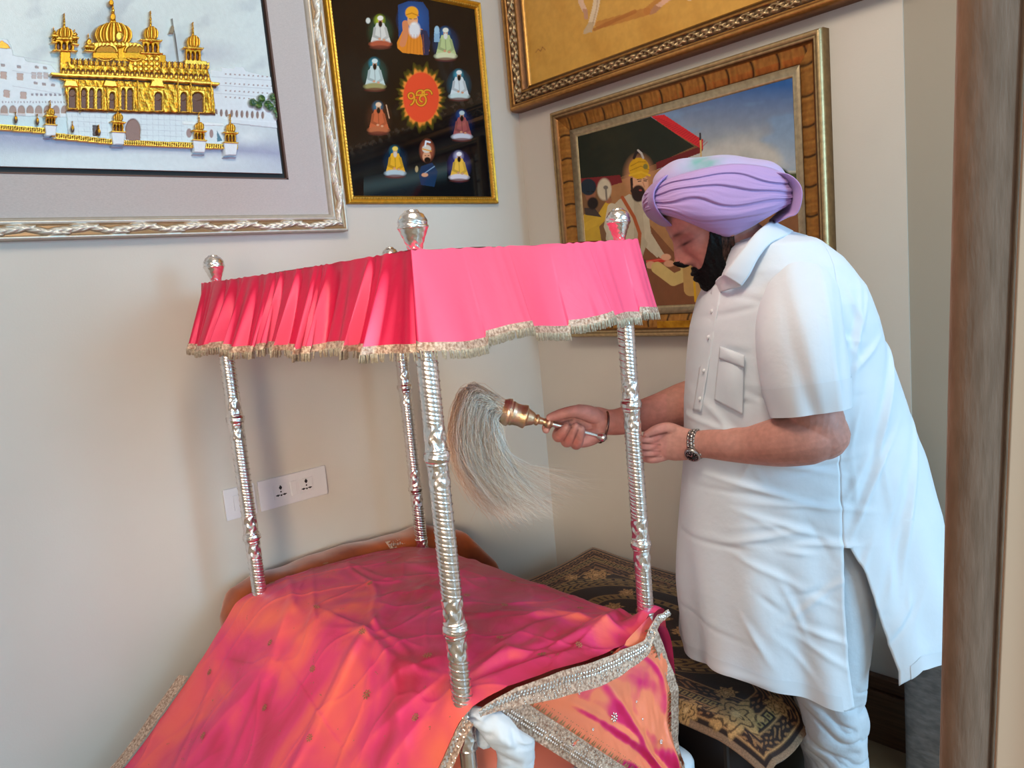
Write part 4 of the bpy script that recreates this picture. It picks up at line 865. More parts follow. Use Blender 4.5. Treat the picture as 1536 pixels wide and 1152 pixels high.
# oval medallions and roses
for (ox, oy, ra, rb) in ((-.38, -.80, .24, .40),):
    rr = np.hypot((A-ox)/ra, (B-oy)/rb); ang = np.arctan2((B-oy)/rb, (A-ox)/ra)
    for e_, w_ in ((1., .012), (.86, .008), (.60, .012), (.5, .008), (1.1, .006)): cmix(np.exp(-((rr-e_)/w_)**2), (172, 134, 84))
    m_ = (rr > .86)*(rr < 1.); cmix(m_*np.clip((np.abs(np.sin(ang*26+2*np.sin(rr*40)))-.5)*5, 0, 1)*.85, (160, 124, 70))
    m_ = (rr > .5)*(rr < .6); cmix(m_*np.clip((np.abs(np.sin(ang*20))-.4)*5, 0, 1)*.8, (160, 124, 70))
    m_ = (np.abs(rr-1.05) < .022)*(np.abs(((ang*9) % 1)-.5) < .36); cmix(m_*.9, (168, 136, 84))
def rose(ox, oy, r):
    dx, dy = A-ox, B-oy; rr = np.hypot(dx, dy)/r; an = np.arctan2(dy, dx); out = 1+.18*np.sin(an*7+1)+.1*np.sin(an*13)
    m_ = np.clip((out-rr)*7, 0, 1); pt = np.abs(np.sin(rr*8+an*1.0+1.2*np.sin(an*5))); cmix(m_, (206, 158, 100)); cmix(m_*(pt < .42)*.85, (82, 54, 30)); cmix(np.clip((.25-rr)*9, 0, 1), (230, 186, 130))
for (ox, oy, r) in ((-.67, -1.31, .062), (-.56, -1.36, .030), (-.72, -1.20, .035), (-.60, -1.24, .028), (-.20, -.42, .05), (-.12, -.56, .035), (-.27, -.36, .028), (-.17, -1.2, .045), (-.38, -.80, .07), (-.38, -.66, .032), (-.38, -.94, .032), (-.55, -.40, .045), (-.66, -.98, .03), (-.10, -.9, .04), (-.09, -.74, .025), (-.24, -.98, .028), (-.26, -.62, .028), (-.47, -1.16, .026), (-.64, -.70, .03)):
    rose(ox, oy, r)
Vc = np.stack([A, B, Z], -1).reshape(-1, 3)
carp = mesh_obj('carpet', Vc, gridF(*A.shape), mat('carpet pile', rough=.9, vcol=True, var=.35, vscale=260, bump=.6, bscale=350, sheen=.2), None, colors=cc.reshape(-1, 3))
md = carp.modifiers.new('thick', 'SOLIDIFY'); md.thickness = .008; md.offset = -1
tag(carp, 'dark brown carpet with gold floral scrolls spread over low divan', 'carpet')

# grey denim covered stool in the wall recess
V, F = rbox(-.148, .07, -1.70, -1.502, .0, .40, (.12, .25), wav=.003); V[:, 0] += .004*np.sin(V[:, 2]*90+V[:, 1]*20)*(V[:, 2] < .37)
o = MB().add(V, F).build('denim_stool', MT['denim']); tag(o, 'grey denim covered stool half hidden between white kurta hem and curtain', 'stool')

# ------------------------------------------------------------------ curtain at the right edge
cu = empty('curtain', (-1.05, -2.1, 0), 'coarse brown woven curtain edge with beige lining hanging at far right', 'curtain')
def cloth(pts_top, pts_bot, m, name, parent, wave=.004, nn=60, th=.004, nz=60):
    a = cr(np.array(pts_top), nn); b_ = cr(np.array(pts_bot), nn); t = np.linspace(0, 1, nz)[:, None, None]
    Vq = a[None]*(1-t)+b_[None]*t; Vq = Vq+FH*(wave*np.sin(np.linspace(0, 9, nn))[None, :, None]); 
    o = mesh_obj(name, Vq.reshape(-1, 3), gridF(nz, nn), m, parent); md = o.modifiers.new('thick', 'SOLIDIFY'); md.thickness = th; return o
def cp(u0, u1, w, zt=2.6, zb=.05, dt=None):
    "vertical points at pixel columns (measured at rows 0 and 1152)"
    P0, P1 = W(u0, 0, w), W(u1, 1152, w); d_ = (P1-P0)/(P1[2]-P0[2]); return P0+d_*(zt-P0[2]), P0+d_*(zb-P0[2])
a = cp(1440, 1413, 1.0); b_ = cp(1452, 1424, .985); c = cp(1496, 1458, .985); d_ = cp(1538, 1486, 1.0)
cloth([a[0], b_[0], c[0], d_[0]], [a[1], b_[1], c[1], d_[1]], MT['burlap2'], 'woven_band', cu, .003)
a = cp(1534, 1484, 1.002); b_ = cp(1542, 1491, .992); 
cloth([a[0], b_[0]], [a[1], b_[1]], MT['burlap'], 'seam_edge', cu, 0)
a = cp(1540, 1490, 1.004); b_ = cp(1600, 1560, 1.02); c = cp(1680, 1650, 1.0)
cloth([a[0], b_[0], c[0]], [a[1], b_[1], c[1]], MT['lining'], 'lining', cu, .004)
# ------------------------------------------------------------------ person bending over the canopy
WC = 1.90
PER_ = empty('person', at(.74, 1.86, 0), 'person in white kurta and lilac turban bending forward, holding whisk and wearing watch', 'person')
def interp_px(pts, w=WC):
    "photo outline -> (z, s) arrays at depth w"
    q = np.array([SZ(u, v, w) for u, v in pts]); o = np.argsort(q[:, 1]); return q[o, 1], q[o, 0]
zl, sl = interp_px([(1086, 352), (1074, 385), (1066, 420), (1052, 455), (1042, 500), (1035, 560), (1031, 620), (1031, 700), (1029, 800), (1026, 900), (1027, 985)])
zr, sr = interp_px([(1150, 338), (1180, 345), (1215, 358), (1250, 386), (1284, 430), (1305, 480), (1325, 550), (1350, 620), (1375, 700), (1396, 780), (1410, 870), (1418, 940), (1420, 992)])
ZTOP = SZ(1165, 347, WC)[1]
def halfw(z): return np.interp(z, [.38, .60, .85, 1.05, 1.25, 1.38, 1.47, 1.53, ZTOP-.012, ZTOP], [.255, .235, .205, .195, .205, .205, .185, .150, .085, .045])
def s_lr(z): return np.interp(z, zl, sl), np.interp(z, zr, sr)
SEAM = lambda z: np.interp(z, [.42, .55, .70, .84, 1.1, 1.5], [.722, .712, .712, .722, .73, .74])
def near(u, v, lift=.0):
    w = 1.75
    for it in range(25):
        s, z = SZ(u, v, w); l, r = s_lr(z); c, a = (l+r)/2, (r-l)/2; q = min(abs((s-c)/a), .999)
        w = w*.4+.6*(WC-halfw(z)*(1-q**EXPO)**(1/EXPO))
    return W(u, v, w-lift)
EXPO = 2.25
zb_, sb_ = [], []
for (u, v) in ((1272, 822), (1299, 868), (1322, 935), (1340, 985), (1356, 1032)):
    q = near(u, v); zb_.append(q[2]); sb_.append((q-C0)@RH)
hq = [(near(u, v)-C0) for u, v in ((1032, 986), (1060, 994), (1100, 1012), (1150, 1034), (1210, 1052), (1269, 1065), (1356, 1032), (1380, 1003), (1418, 991))]
hs_ = [q@RH for q in hq]; hz_ = [q[2]+1.5 for q in hq]
SEAMB = lambda z: np.interp(z, zb_[::-1], sb_[::-1])
ZS = zb_[0]
EXPO = 2.25
def pt(z, phi):
    l, r = s_lr(z); c, a, b_ = (l+r)/2, (r-l)/2, halfw(z)
    co, si = np.cos(phi), np.sin(phi); e = 2/EXPO
    return c+a*np.sign(co)*np.abs(co)**e, WC-b_*np.sign(si)*np.abs(si)**e
def phi_of(z, s):
    l, r = s_lr(z); c, a = (l+r)/2, (r-l)/2; q = np.clip((s-c)/a, -1, 1); co = np.sign(q)*np.abs(q)**(EXPO/2); return np.arccos(co)
def hem(s): return np.interp(s, hs_, hz_)
NRW, NCL = 260, 380
tz = np.linspace(0, 1, NRW)
KV = np.zeros((NRW, NCL, 3))
for r_, q in enumerate(tz):
    zc = ZTOP+(hz_[5]-ZTOP)*q
    pf = phi_of(zc, SEAM(zc)); pb = pf if zc > ZS else min(pf, phi_of(zc, max(SEAMB(zc), SEAM(zc)+.0)))
    ph = np.linspace(pf, 2*PI+pb, NCL)
    s_, w_ = pt(zc, ph)
    for it in range(2):
        zz = ZTOP+(hem(s_)-ZTOP)*q; zz = np.where(zz > ZTOP, ZTOP, zz)
        l, r2 = s_lr(zz); 
    KV[r_, :, 0] = s_; KV[r_, :, 1] = w_; KV[r_, :, 2] = ZTOP+(hem(s_)-ZTOP)*q
S_, W_, Z_ = KV[..., 0], KV[..., 1], KV[..., 2]
cen = np.stack([S_*0+ (S_.min(1)+S_.max(1))[:, None]/2, W_*0+WC], -1); out = np.stack([S_, W_], -1)-cen; out /= np.linalg.norm(out, axis=-1)[..., None]+1e-6
ang = np.arctan2(out[..., 1], out[..., 0]); low = np.clip((1.0-Z_)/.5, 0, 1)
fold = .010*low*np.sin(ang*7+1.2*np.sin(Z_*5))+.006*low*np.sin(ang*15+2*Z_*4)
rk = np.random.RandomState(12); extra = []
for k in range(64):
    s0_, z0_ = rk.uniform(.42, 1.02), rk.uniform(.5, 1.42); a_k = rk.normal(-16, 22) if s0_ < .76 else rk.normal(74, 14)
    extra.append((s0_, z0_, a_k, rk.uniform(.03, .11), rk.uniform(.0015, .0045)*rk.choice([-1, 1, 1])))
fold += .0050*wn(S_*8+W_*5, Z_*6, 31, 3)*np.clip((1.5-Z_)/.2, .25, 1)
# soft creases under the arm and around the belly
for (s0, z0, a_, L_, h_) in ((.60, 1.03, -12, .16, .006), (.56, .97, -18, .15, .006), (.66, .93, -8, .15, .006), (.62, .88, -22, .13, .005), (.55, .86, 12, .12, .004), (.68, .84, -5, .1, .005), (.56, .78, -30, .1, .004), (.66, .72, 35, .12, .004), (.50, 1.10, -60, .12, .005), (.80, .96, 60, .16, .007), (.86, 1.15, 72, .2, .008), (.90, .9, 75, .22, .007), (.78, 1.3, 80, .14, .006))+tuple(extra):
    a = math.radians(a_); al_ = (S_-s0)*math.cos(a)+(Z_-z0)*math.sin(a); ac = -(S_-s0)*math.sin(a)+(Z_-z0)*math.cos(a)+.35*al_**2
    fold += (W_ < WC)*h_*(np.exp(-(ac/.007)**2)-.6*np.exp(-((ac-.015)/.012)**2))*np.exp(-(al_/L_)**2*2)
S2 = S_+out[..., 0]*fold; W2 = W_+out[..., 1]*fold
def toW(s, w, z): return C0*np.array([1, 1, 0])+s[..., None]*RH+w[..., None]*FH+z[..., None]*UP
KW = toW(S2, W2, Z_)
rowz = Z_[:, 0]
kur = mesh_obj('kurta', KW.reshape(-1, 3), gridF(NRW, NCL), MT['kurta'], PER_)
md = kur.modifiers.new('thick', 'SOLIDIFY'); md.thickness = .003; md.offset = -1
# weld seam above the slit
def patch(quad, name, m, parent, lift=.004, nu=24, nv=30, puff=0., th=.0015):
    "quad of photo points tl,tr,br,bl laid on the near side of the kurta"
    (tl, tr, br, bl) = [np.array(q, float) for q in quad]; V = []
    for i in range(nv):
        for j in range(nu):
            a, b_ = j/(nu-1), i/(nv-1); q = (tl*(1-a)+tr*a)*(1-b_)+(bl*(1-a)+br*a)*b_
            V.append(near(q[0], q[1], lift+puff*math.sin(PI*a)*math.sin(PI*b_)))
    o = mesh_obj(name, V, gridF(nv, nu), m, parent); md = o.modifiers.new('thick', 'SOLIDIFY'); md.thickness = th; return o
patch([(1068, 430), (1084, 425), (1052, 618), (1040, 616)], 'placket', MT['kurta'], kur, .007, 6, 40)
for u, v in ((1068, 467), (1063, 506), (1056, 556), (1050, 598)):
    P = near(u, v, .010); mb = MB(); mb.lathe(P, P-FH*.0035, [(0, .0052), (.6, .0055), (.8, .004), (1, .0035)], 18); mb.build('button', MT['plastic'], kur)
patch([(1080, 520), (1116, 534), (1114, 622), (1072, 600)], 'pocket', MT['kurta'], kur, .006, 24, 24, .010)
patch([(1080, 519), (1117, 533), (1116, 552), (1079, 538)], 'pocket_hem', MT['kurta'], kur, .013, 20, 6, .006)
# kurta hem band
hb = KW[-9:, 4:-4]+ (out[-9:, 4:-4, 0][..., None]*RH+out[-9:, 4:-4, 1][..., None]*FH)*.0014
mesh_obj('hem', hb.reshape(-1, 3), gridF(9, NCL-8), MT['collar'], kur)
# sleeves
def sleeve(path, r1, r2, name, seed):
    P = cr([W(*p) for p in path], 60); n = 60; seg = 72; R1 = cr(np.array(r1)[:, None], n)[:, 0]; R2 = cr(np.array(r2)[:, None], n)[:, 0]
    T = np.gradient(P, axis=0); T /= np.linalg.norm(T, axis=1)[:, None]; th = np.arange(seg)*2*PI/seg; V = []
    for i in range(n):
        a = RH-T[i]*(RH@T[i]); a /= np.linalg.norm(a); b_ = np.cross(T[i], a)
        f = i/(n-1); wr = 1+.045*np.sin(th*3+f*4+seed)*f+.03*np.sin(th*6+f*7)*f*f+.022*np.sin(th*4-f*9+seed)+.065*np.exp(-np.abs(th-1.22)/.09)*np.clip(f*2, 0, 1)-.05*np.exp(-((th-(2.4-.5*f))/.14)**2)*f+.04*np.exp(-((th-(2.1-.5*f))/.12)**2)*f-.03*np.exp(-((th-(.7+.3*f))/.12)**2)
        V.append(P[i]+np.outer(np.cos(th)*R1[i]*wr, a)+np.outer(np.sin(th)*R2[i]*wr, b_))
    # turned cuff inner wall
    V.append(P[-1]+(V[-1]-P[-1])*.965); V.append(P[-8]+(V[-9]-P[-8])*.93)
    nr = len(V); V = np.vstack(V); F = [tuple(f) for f in gridF(nr, seg, True)]+[tuple(range(seg))[::-1]]
    o = mesh_obj(name, V, F, MT['kurta'], PER_)
    cuff = V[(n-12)*seg:(n)*seg].reshape(12, seg, 3); c = P[n-12:n, None]; cf = c+(cuff-c)*1.022
    mesh_obj('sleeve_hem', cf.reshape(-1, 3), gridF(12, seg, True), MT['collar'], o)
    return o
sleeve([(1196, 392, 1.83), (1196, 440, 1.765), (1200, 500, 1.70), (1208, 560, 1.672), (1217, 617, 1.662)], [.060, .088, .096, .091, .083], [.05, .085, .088, .085, .078], 'left_sleeve', 1)
sleeve([(1140, 405, 2.00), (1112, 450, 2.07), (1092, 510, 2.10), (1083, 560, 2.11), (1080, 598, 2.11)], [.05, .082, .09, .085, .080], [.05, .075, .08, .08, .075], 'right_sleeve', 2)
# collar: band round the neck with folded points
def ribbon(top, bot, name, m, parent, th=.003, n=40, nr=10, bulge=.004):
    a, b_ = cr([W(*p) for p in top], n), cr([W(*p) for p in bot], n); t = np.linspace(0, 1, nr)[:, None, None]
    V = a[None]*(1-t)+b_[None]*t-FH*bulge*np.sin(t*PI); o = mesh_obj(name, V.reshape(-1, 3), gridF(nr, n), m, parent); md = o.modifiers.new('thick', 'SOLIDIFY'); md.thickness = th; return o
ribbon([(1156, 330, 1.93), (1158, 331, 1.86), (1150, 336, 1.80), (1133, 350, 1.765), (1110, 378, 1.75), (1092, 402, 1.75), (1085, 412, 1.755)],
       [(1190, 346, 1.95), (1188, 349, 1.85), (1174, 356, 1.79), (1155, 366, 1.752), (1138, 387, 1.738), (1125, 412, 1.735), (1112, 430, 1.742)], 'collar', MT['collar'], kur)
ribbon([(1156, 331, 1.93), (1140, 345, 2.00), (1110, 378, 2.01), (1088, 408, 1.97)], [(1186, 347, 1.95), (1160, 368, 2.04), (1118, 400, 2.05), (1084, 432, 1.98)], 'collar', MT['collar'], kur)
ribbon([(1086, 412, 1.757), (1078, 416, 1.80), (1071, 424, 1.86)], [(1112, 430, 1.745), (1088, 436, 1.775), (1074, 440, 1.84)], 'collar_stand', MT['kurta'], kur)

# ---- head frame
t25 = math.radians(25); KH = WC/FPX
HC = W(1065, 335, 1.885)
FA = -RH*math.cos(t25)-UP*math.sin(t25); UA = -RH*math.sin(t25)+UP*math.cos(t25); LA = -FH.copy()
# roll correction of image axes: slight tilt of the picture
def rot(v, ax, a): return v*math.cos(a)+np.cross(ax, v)*math.sin(a)+ax*(ax@v)*(1-math.cos(a))
FA, UA = rot(FA, FH, -.075), rot(UA, FH, -.075)
if abs((FA@UA)) > .01: UA = np.cross(np.cross(FA, UA), FA)
def loc(f, l, h): return HC+(f[..., None]*FA+l[..., None]*LA+h[..., None]*UA)*KH
hs = np.array([-86, -80, -70, -58, -45, -32, -18, 0, 14, 29, 45, 60, 74, 84, 88.])
fr = np.array([40, 50, 55, 55.5, 55, 54, 54, 55.5, 57.5, 57, 53, 46, 32, 14, 3.])
bk_ = np.array([30, 8, -8, -18, -26, -40, -52, -62, -66, -67, -64, -56, -40, -18, -4.])
wd_ = np.array([7, 19, 27, 31.5, 35, 39, 42, 44.5, 46, 47, 46, 41, 30, 14, 3.])
def head_pt(h, th, off=0.):
    f0, b0, w0 = np.interp(h, hs, fr), np.interp(h, hs, bk_), np.interp(h, hs, wd_)
    c, a = (f0+b0)/2, (f0-b0)/2
    co, si = np.cos(th), np.sin(th); e = np.where(co > 0, .86, .95)
    f = c+a*np.sign(co)*np.abs(co)**e; l = w0*np.sign(si)*np.abs(si)**.92
    fm = np.clip(co, 0, 1)
    G = lambda x, s: np.exp(-(x/s)**2)
    nose = np.interp(h, [-36, -33, -28, -19, -6, 8, 16], [0, 8.5, 15, 19.5, 12, 4.0, 0]); nw = np.interp(h, [-34, -26, -14, 8], [8.5, 8., 5.8, 4.5])
    f = f+nose*np.exp(-np.abs(l/nw)**2.4)*(co > 0)
    f = f+(5.0*G(h+28, 5)*G(np.abs(l)-9, 4.5))*fm
    f = f-(8.*G(h-5, 9)*G(np.abs(l)-19, 12))*fm
    f = f+(4.6*G(h-1, 6.5)*G(np.abs(l)-18.5, 8.5))*fm+3.0*G(h-15, 4.5)*G(np.abs(l)-18, 15)*fm
    f = f+2.6*G(h+17, 11)*G(np.abs(l)-25, 10)*fm-2.2*G(h+38, 10)*G(np.abs(l)-17, 5)*fm
    f = f+(3.8*G(h+48, 3.4)+4.0*G(h+56.5, 3.6)-1.5*G(h+52.2, 1.3))*G(l, 13)*fm+3*G(h+74, 8)*G(l, 16)*fm
    return f+off*co, l+off*si, h
H, TH = np.meshgrid(np.linspace(-86, 88, 190), np.linspace(0, 2*PI, 221)[:-1], indexing='ij')
f, l, h = head_pt(H, TH); HV = loc(f, l, h).reshape(-1, 3)
HF = [tuple(q) for q in gridF(190, 220, True)]+[tuple(range(220))[::-1], tuple(range(189*220, 190*220))]
body = MB(); body.add(HV, HF)
def T_(pts, rad, n=30, seg=22, **k): body.add(*tube([W(*p) for p in pts], rad, n, seg, **k))
# ear (near and far)
for sg in (1, -1):
    ep = [HC+(-8*FA+sg*45*LA+(-2)*UA)*KH, HC+(-11*FA+sg*49*LA+(-14)*UA)*KH, HC+(-6*FA+sg*45*LA+(-26)*UA)*KH]; body.add(*tube(ep, [.011, .012, .007], 12, 14))
# neck, torso, hips
T_([(1098, 352, 1.885), (1122, 372, 1.885), (1150, 395, 1.89), (1175, 430, 1.895)], [.060, .060, .072, .09], ref=FH)
T_([(1165, 425, 1.895), (1175, 500, 1.895), (1195, 620, 1.895), (1230, 760, 1.89), (1245, 850, 1.88)], [.13, .145, .145, .15, .13], 40, 32, ref=FH, rad2=[.10, .13, .15, .155, .12])
# legs (under the trousers) and feet
def leg(pts, foot):
    body.add(*tube(pts, [.088, .078, .056, .052, .042, .036], 40, 22)); body.add(*tube(foot, [.034, .042, .044, .030], 20, 18, rad2=[.034, .030, .022, .016], ref=FH))
def colm(s, w, z): return at(s, w, z)
LN = [colm(.745, 1.83, .86), colm(.742, 1.81, .68), colm(.728, 1.80, .48), colm(.730, 1.80, .36), colm(.735, 1.80, .20), colm(.738, 1.80, .075)]
LF = [colm(.745, 1.95, .86), colm(.745, 1.955, .68), colm(.750, 1.955, .48), colm(.755, 1.95, .36), colm(.762, 1.945, .20), colm(.765, 1.945, .075)]
fd = -RH*.95+FH*-.1
for L_ in (LN, LF):
    a = L_[-1]; leg(L_, [a+RH*.03-UP*.03, a-UP*.035+fd*.05, a-UP*.048+fd*.12, a-UP*.055+fd*.17])
# near (left) arm
T_([(1190, 412, 1.80), (1196, 470, 1.735), (1206, 560, 1.675), (1224, 632, 1.662), (1236, 655, 1.66)], [.062, .062, .058, .060, .056], 30, 26)
T_([(1236, 653, 1.66), (1212, 655, 1.662), (1170, 663, 1.69), (1130, 667, 1.735), (1090, 667, 1.765), (1060, 666, 1.80), (1040, 667, 1.832)], [.054, .062, .056, .046, .039, .034, .032], 44, 28, rad2=[.054, .058, .052, .042, .034, .026, .024])
# left hand: back of the hand towards the viewer, fingers pointing left
T_([(1050, 667, 1.818), (1030, 666, 1.842), (1010, 665, 1.860), (992, 666, 1.872)], [.031, .040, .044, .038], 24, 24, rad2=[.021, .020, .019, .017], ref=UP)
wv_ = lambda *a: list(a)
T_([(1020, 650, 1.862), (1002, 642, 1.858), (984, 645, 1.858), (970, 652, 1.862)], [.018, .0145, .0125, .0095], 20, 16)
T_([(994, 652, 1.872), (980, 658, 1.866), (966, 660, 1.868), (954, 659, 1.882), (948, 656, 1.894)], [.0150, .0125, .0115, .0105, .0085], 22, 16)
T_([(992, 662, 1.874), (978, 668, 1.868), (965, 671, 1.870), (953, 671, 1.886), (950, 667, 1.900)], [.0150, .0125, .0115, .0105, .0085], 22, 16)
T_([(992, 673, 1.874), (980, 679, 1.868), (967, 681, 1.872), (957, 680, 1.888), (956, 675, 1.900)], [.0145, .012, .011, .010, .008], 22, 16)
T_([(998, 683, 1.872), (986, 688, 1.868), (975, 689, 1.874), (966, 687, 1.888), (965, 683, 1.898)], [.0130, .0105, .0098, .009, .0075], 22, 16)
# far (right) arm
T_([(1150, 430, 2.02), (1112, 490, 2.08), (1096, 560, 2.10), (1090, 598, 2.10)], [.062, .060, .056, .058], 26, 24)
T_([(1094, 598, 2.10), (1062, 600, 2.095), (1030, 606, 2.075), (990, 617, 2.05), (950, 627, 2.025), (925, 633, 2.012), (902, 633, 2.0)], [.058, .064, .062, .050, .040, .035, .0335], 44, 26, rad2=[.055, .058, .054, .044, .034, .028, .026])
# right hand gripping the handle (palm side and thumb towards the viewer)
T_([(912, 633, 2.003), (896, 632, 2.003), (878, 634, 2.006), (862, 636, 2.010)], [.033, .039, .041, .036], 24, 24, rad2=[.022, .019, .017, .015], ref=UP)
T_([(900, 628, 1.992), (885, 621, 1.984), (868, 617, 1.978)], [.018, .022, .019], 16, 18)
T_([(878, 618, 1.978), (862, 617, 1.970), (845, 620, 1.964), (832, 624, 1.962), (824, 626, 1.963)], [.0190, .0160, .0140, .0125, .0095], 24, 18)
T_([(864, 620, 2.012), (846, 622, 2.012), (830, 630, 2.006), (820, 640, 1.990), (819, 645, 1.980)], [.0155, .0140, .0125, .0115, .0100], 24, 16)
T_([(866, 628, 2.014), (848, 636, 2.012), (837, 650, 1.996), (838, 655, 1.975), (845, 647, 1.955), (850, 640, 1.951)], [.0155, .0145, .0145, .0148, .0125, .0100], 30, 18)
T_([(870, 636, 2.014), (856, 648, 2.010), (849, 660, 1.992), (852, 662, 1.970), (860, 648, 1.951), (864, 639, 1.949)], [.0155, .0145, .0145, .0148, .0122, .0098], 30, 18)
T_([(880, 646, 2.010), (870, 658, 2.002), (864, 666, 1.986), (866, 665, 1.966), (871, 652, 1.950), (872, 643, 1.948)], [.0160, .0150, .0140, .0138, .0115, .0092], 30, 18)
T_([(902, 645, 1.996), (890, 654, 1.990), (876, 660, 1.984), (864, 662, 1.982)], [.020, .022, .020, .016], 18, 18)
tmp = body.build('tmp_body', None)
md = tmp.modifiers.new('r', 'REMESH'); md.mode = 'VOXEL'; md.voxel_size = .0021
md = tmp.modifiers.new('s', 'SMOOTH'); md.factor = .5; md.iterations = 2
dg = bpy.context.evaluated_depsgraph_get(); ev = tmp.evaluated_get(dg); me = bpy.data.meshes.new_from_object(ev)
BV = np.zeros(len(me.vertices)*3, dtype=np.float32); me.vertices.foreach_get('co', BV); BV = BV.reshape(-1, 3).astype(float)
bpy.data.objects.remove(tmp)
cc = np.tile(lin((200, 142, 128)), (len(BV), 1))
def bmix(m, col):
    global cc
    m = np.clip(m, 0, 1)[:, None]; cc = cc*(1-m)+lin(col)*m
rel = BV-HC; hf, hl, hh = (rel@FA)/KH, (rel@LA)/KH, (rel@UA)/KH; inh = (np.abs(hf) < 90)*(np.abs(hl) < 60)*(np.abs(hh) < 95)
G = lambda x, s: np.exp(-(x/s)**2)
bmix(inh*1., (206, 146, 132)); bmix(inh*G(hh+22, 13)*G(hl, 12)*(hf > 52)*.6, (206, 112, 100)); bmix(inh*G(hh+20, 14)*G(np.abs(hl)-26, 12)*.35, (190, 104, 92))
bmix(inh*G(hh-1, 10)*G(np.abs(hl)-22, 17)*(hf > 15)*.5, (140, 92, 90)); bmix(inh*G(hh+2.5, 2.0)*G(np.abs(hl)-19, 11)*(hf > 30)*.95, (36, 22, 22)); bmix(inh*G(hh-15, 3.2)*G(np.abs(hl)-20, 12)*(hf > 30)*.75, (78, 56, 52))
bmix(inh*G(hh+52.5, 6.5)*G(hl, 15)*(hf > 45)*.85, (150, 66, 66)); bmix(inh*G(hh+52.2, 1.6)*G(hl, 15)*(hf > 45)*.9, (60, 24, 26)); bmix(inh*G(hh+31, 2.6)*G(np.abs(hl)-6.5, 3.)*(hf > 50)*.85, (60, 26, 24))
# arms: darker outer forearm, redder knuckles
vu, vv = PIX(BV)
ws = (BV-C0)@FH
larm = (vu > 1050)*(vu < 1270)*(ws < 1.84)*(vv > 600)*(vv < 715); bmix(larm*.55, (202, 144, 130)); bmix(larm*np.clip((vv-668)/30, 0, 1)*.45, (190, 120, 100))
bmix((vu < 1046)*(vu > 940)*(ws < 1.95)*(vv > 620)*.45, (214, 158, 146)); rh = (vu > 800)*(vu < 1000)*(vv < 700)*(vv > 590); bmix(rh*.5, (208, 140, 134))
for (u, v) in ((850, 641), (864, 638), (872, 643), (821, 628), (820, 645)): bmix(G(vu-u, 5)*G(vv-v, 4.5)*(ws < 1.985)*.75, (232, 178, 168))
for (x1, y1, x2, y2, w_) in ((846, 661, 857, 641, 1.2), (859, 665, 867, 645, 1.2), (836, 636, 858, 630, 1.5), (961, 664, 990, 667, 1.3), (961, 675, 990, 677, 1.3), (968, 685, 992, 685, 1.2), (975, 655, 1000, 649, 1.4)):  # shade between the fingers painted into the skin colour
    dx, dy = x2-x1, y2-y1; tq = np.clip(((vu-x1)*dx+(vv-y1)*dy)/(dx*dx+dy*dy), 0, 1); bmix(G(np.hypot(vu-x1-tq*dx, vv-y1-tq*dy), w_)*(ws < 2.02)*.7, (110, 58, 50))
for (u, v) in ((840, 655), (853, 662), (866, 665), (985, 658), (982, 668), (984, 679)): bmix(G(vu-u, 6)*G(vv-v, 6)*.4, (214, 116, 104))
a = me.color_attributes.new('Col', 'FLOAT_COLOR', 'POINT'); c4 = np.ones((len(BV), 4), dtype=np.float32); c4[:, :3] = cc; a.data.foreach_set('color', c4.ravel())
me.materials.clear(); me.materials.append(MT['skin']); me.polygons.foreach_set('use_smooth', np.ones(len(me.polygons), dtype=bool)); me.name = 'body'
bo = bpy.data.objects.new('body', me); COL.objects.link(bo); bo.parent = PER_; bo.matrix_parent_inverse = parent_inv(PER_)
# eyelashes / beard / hair shells from the same head surface
def px2fh(u, v):
    P = W(u, v, 1.84)-HC; return (P@FA)/KH, (P@UA)/KH
def inpoly(x, y, pts):
    ins = np.zeros(x.shape, bool); n = len(pts)
    for i in range(n):
        (x1, y1), (x2, y2) = pts[i], pts[(i+1) % n]
        if y1 != y2: ins ^= ((y1 > y) != (y2 > y)) & (x < (x2-x1)*(y-y1)/(y2-y1)+x1)
    return ins
def shell(poly, off, name, m, noise=.0, pxs=True, thick=.002, side=0):
    pts = [px2fh(*q) for q in poly] if pxs else poly
    Hh, Tt = np.meshgrid(np.linspace(-86, 60, 300), np.linspace(-PI, PI, 420), indexing='ij')
    f0, l0, h0 = head_pt(Hh, Tt); ins = inpoly(f0, h0, pts)&((l0*side > 0) if side else True)
    # distance-based taper
    k_ = ins.astype(float); 
    for it in range(6): k_ = (k_+np.roll(k_, 1, 0)+np.roll(k_, -1, 0)+np.roll(k_, 1, 1)+np.roll(k_, -1, 1))/5
    o_ = off*np.clip(k_*1.6-.5, .12, 1)+noise*wn(f0*.6, h0*.4+l0*.3, 3)*k_
    f1, l1, h1 = head_pt(Hh, Tt, o_); h1 = h1-np.clip(-55-h1, 0, 30)*.12*(o_/max(off, 1))
    V = loc(f1, l1, h1).reshape(-1, 3); F = gridF(300, 420); keep = ins.ravel()[F].all(1); F = F[keep]
    us, inv = np.unique(F, return_inverse=True); o = mesh_obj(name, V[us], inv.reshape(F.shape), m, PER_)
    md = o.modifiers.new('thick', 'SOLIDIFY'); md.thickness = thick; md.offset = -1; return o
shell([(1059, 330), (1060, 357), (1057, 385), (1055, 400), (1046, 408), (1037, 414), (1030, 440), (1060, 460), (1110, 440), (1096, 408), (1082, 385), (1078, 357), (1078, 330)], 4.5, 'beard', MT['beard'], .9)
shell([(1074, 335), (1076, 360), (1080, 388), (1094, 410), (1104, 388), (1098, 355), (1096, 335)], 2.2, 'sideburn', MT['greyhair'], .8, side=1)
shell([(1074, 335), (1076, 360), (1080, 388), (1094, 410), (1104, 388), (1098, 355), (1096, 335)], 2.2, 'sideburn', MT['greyhair'], .8, side=-1)
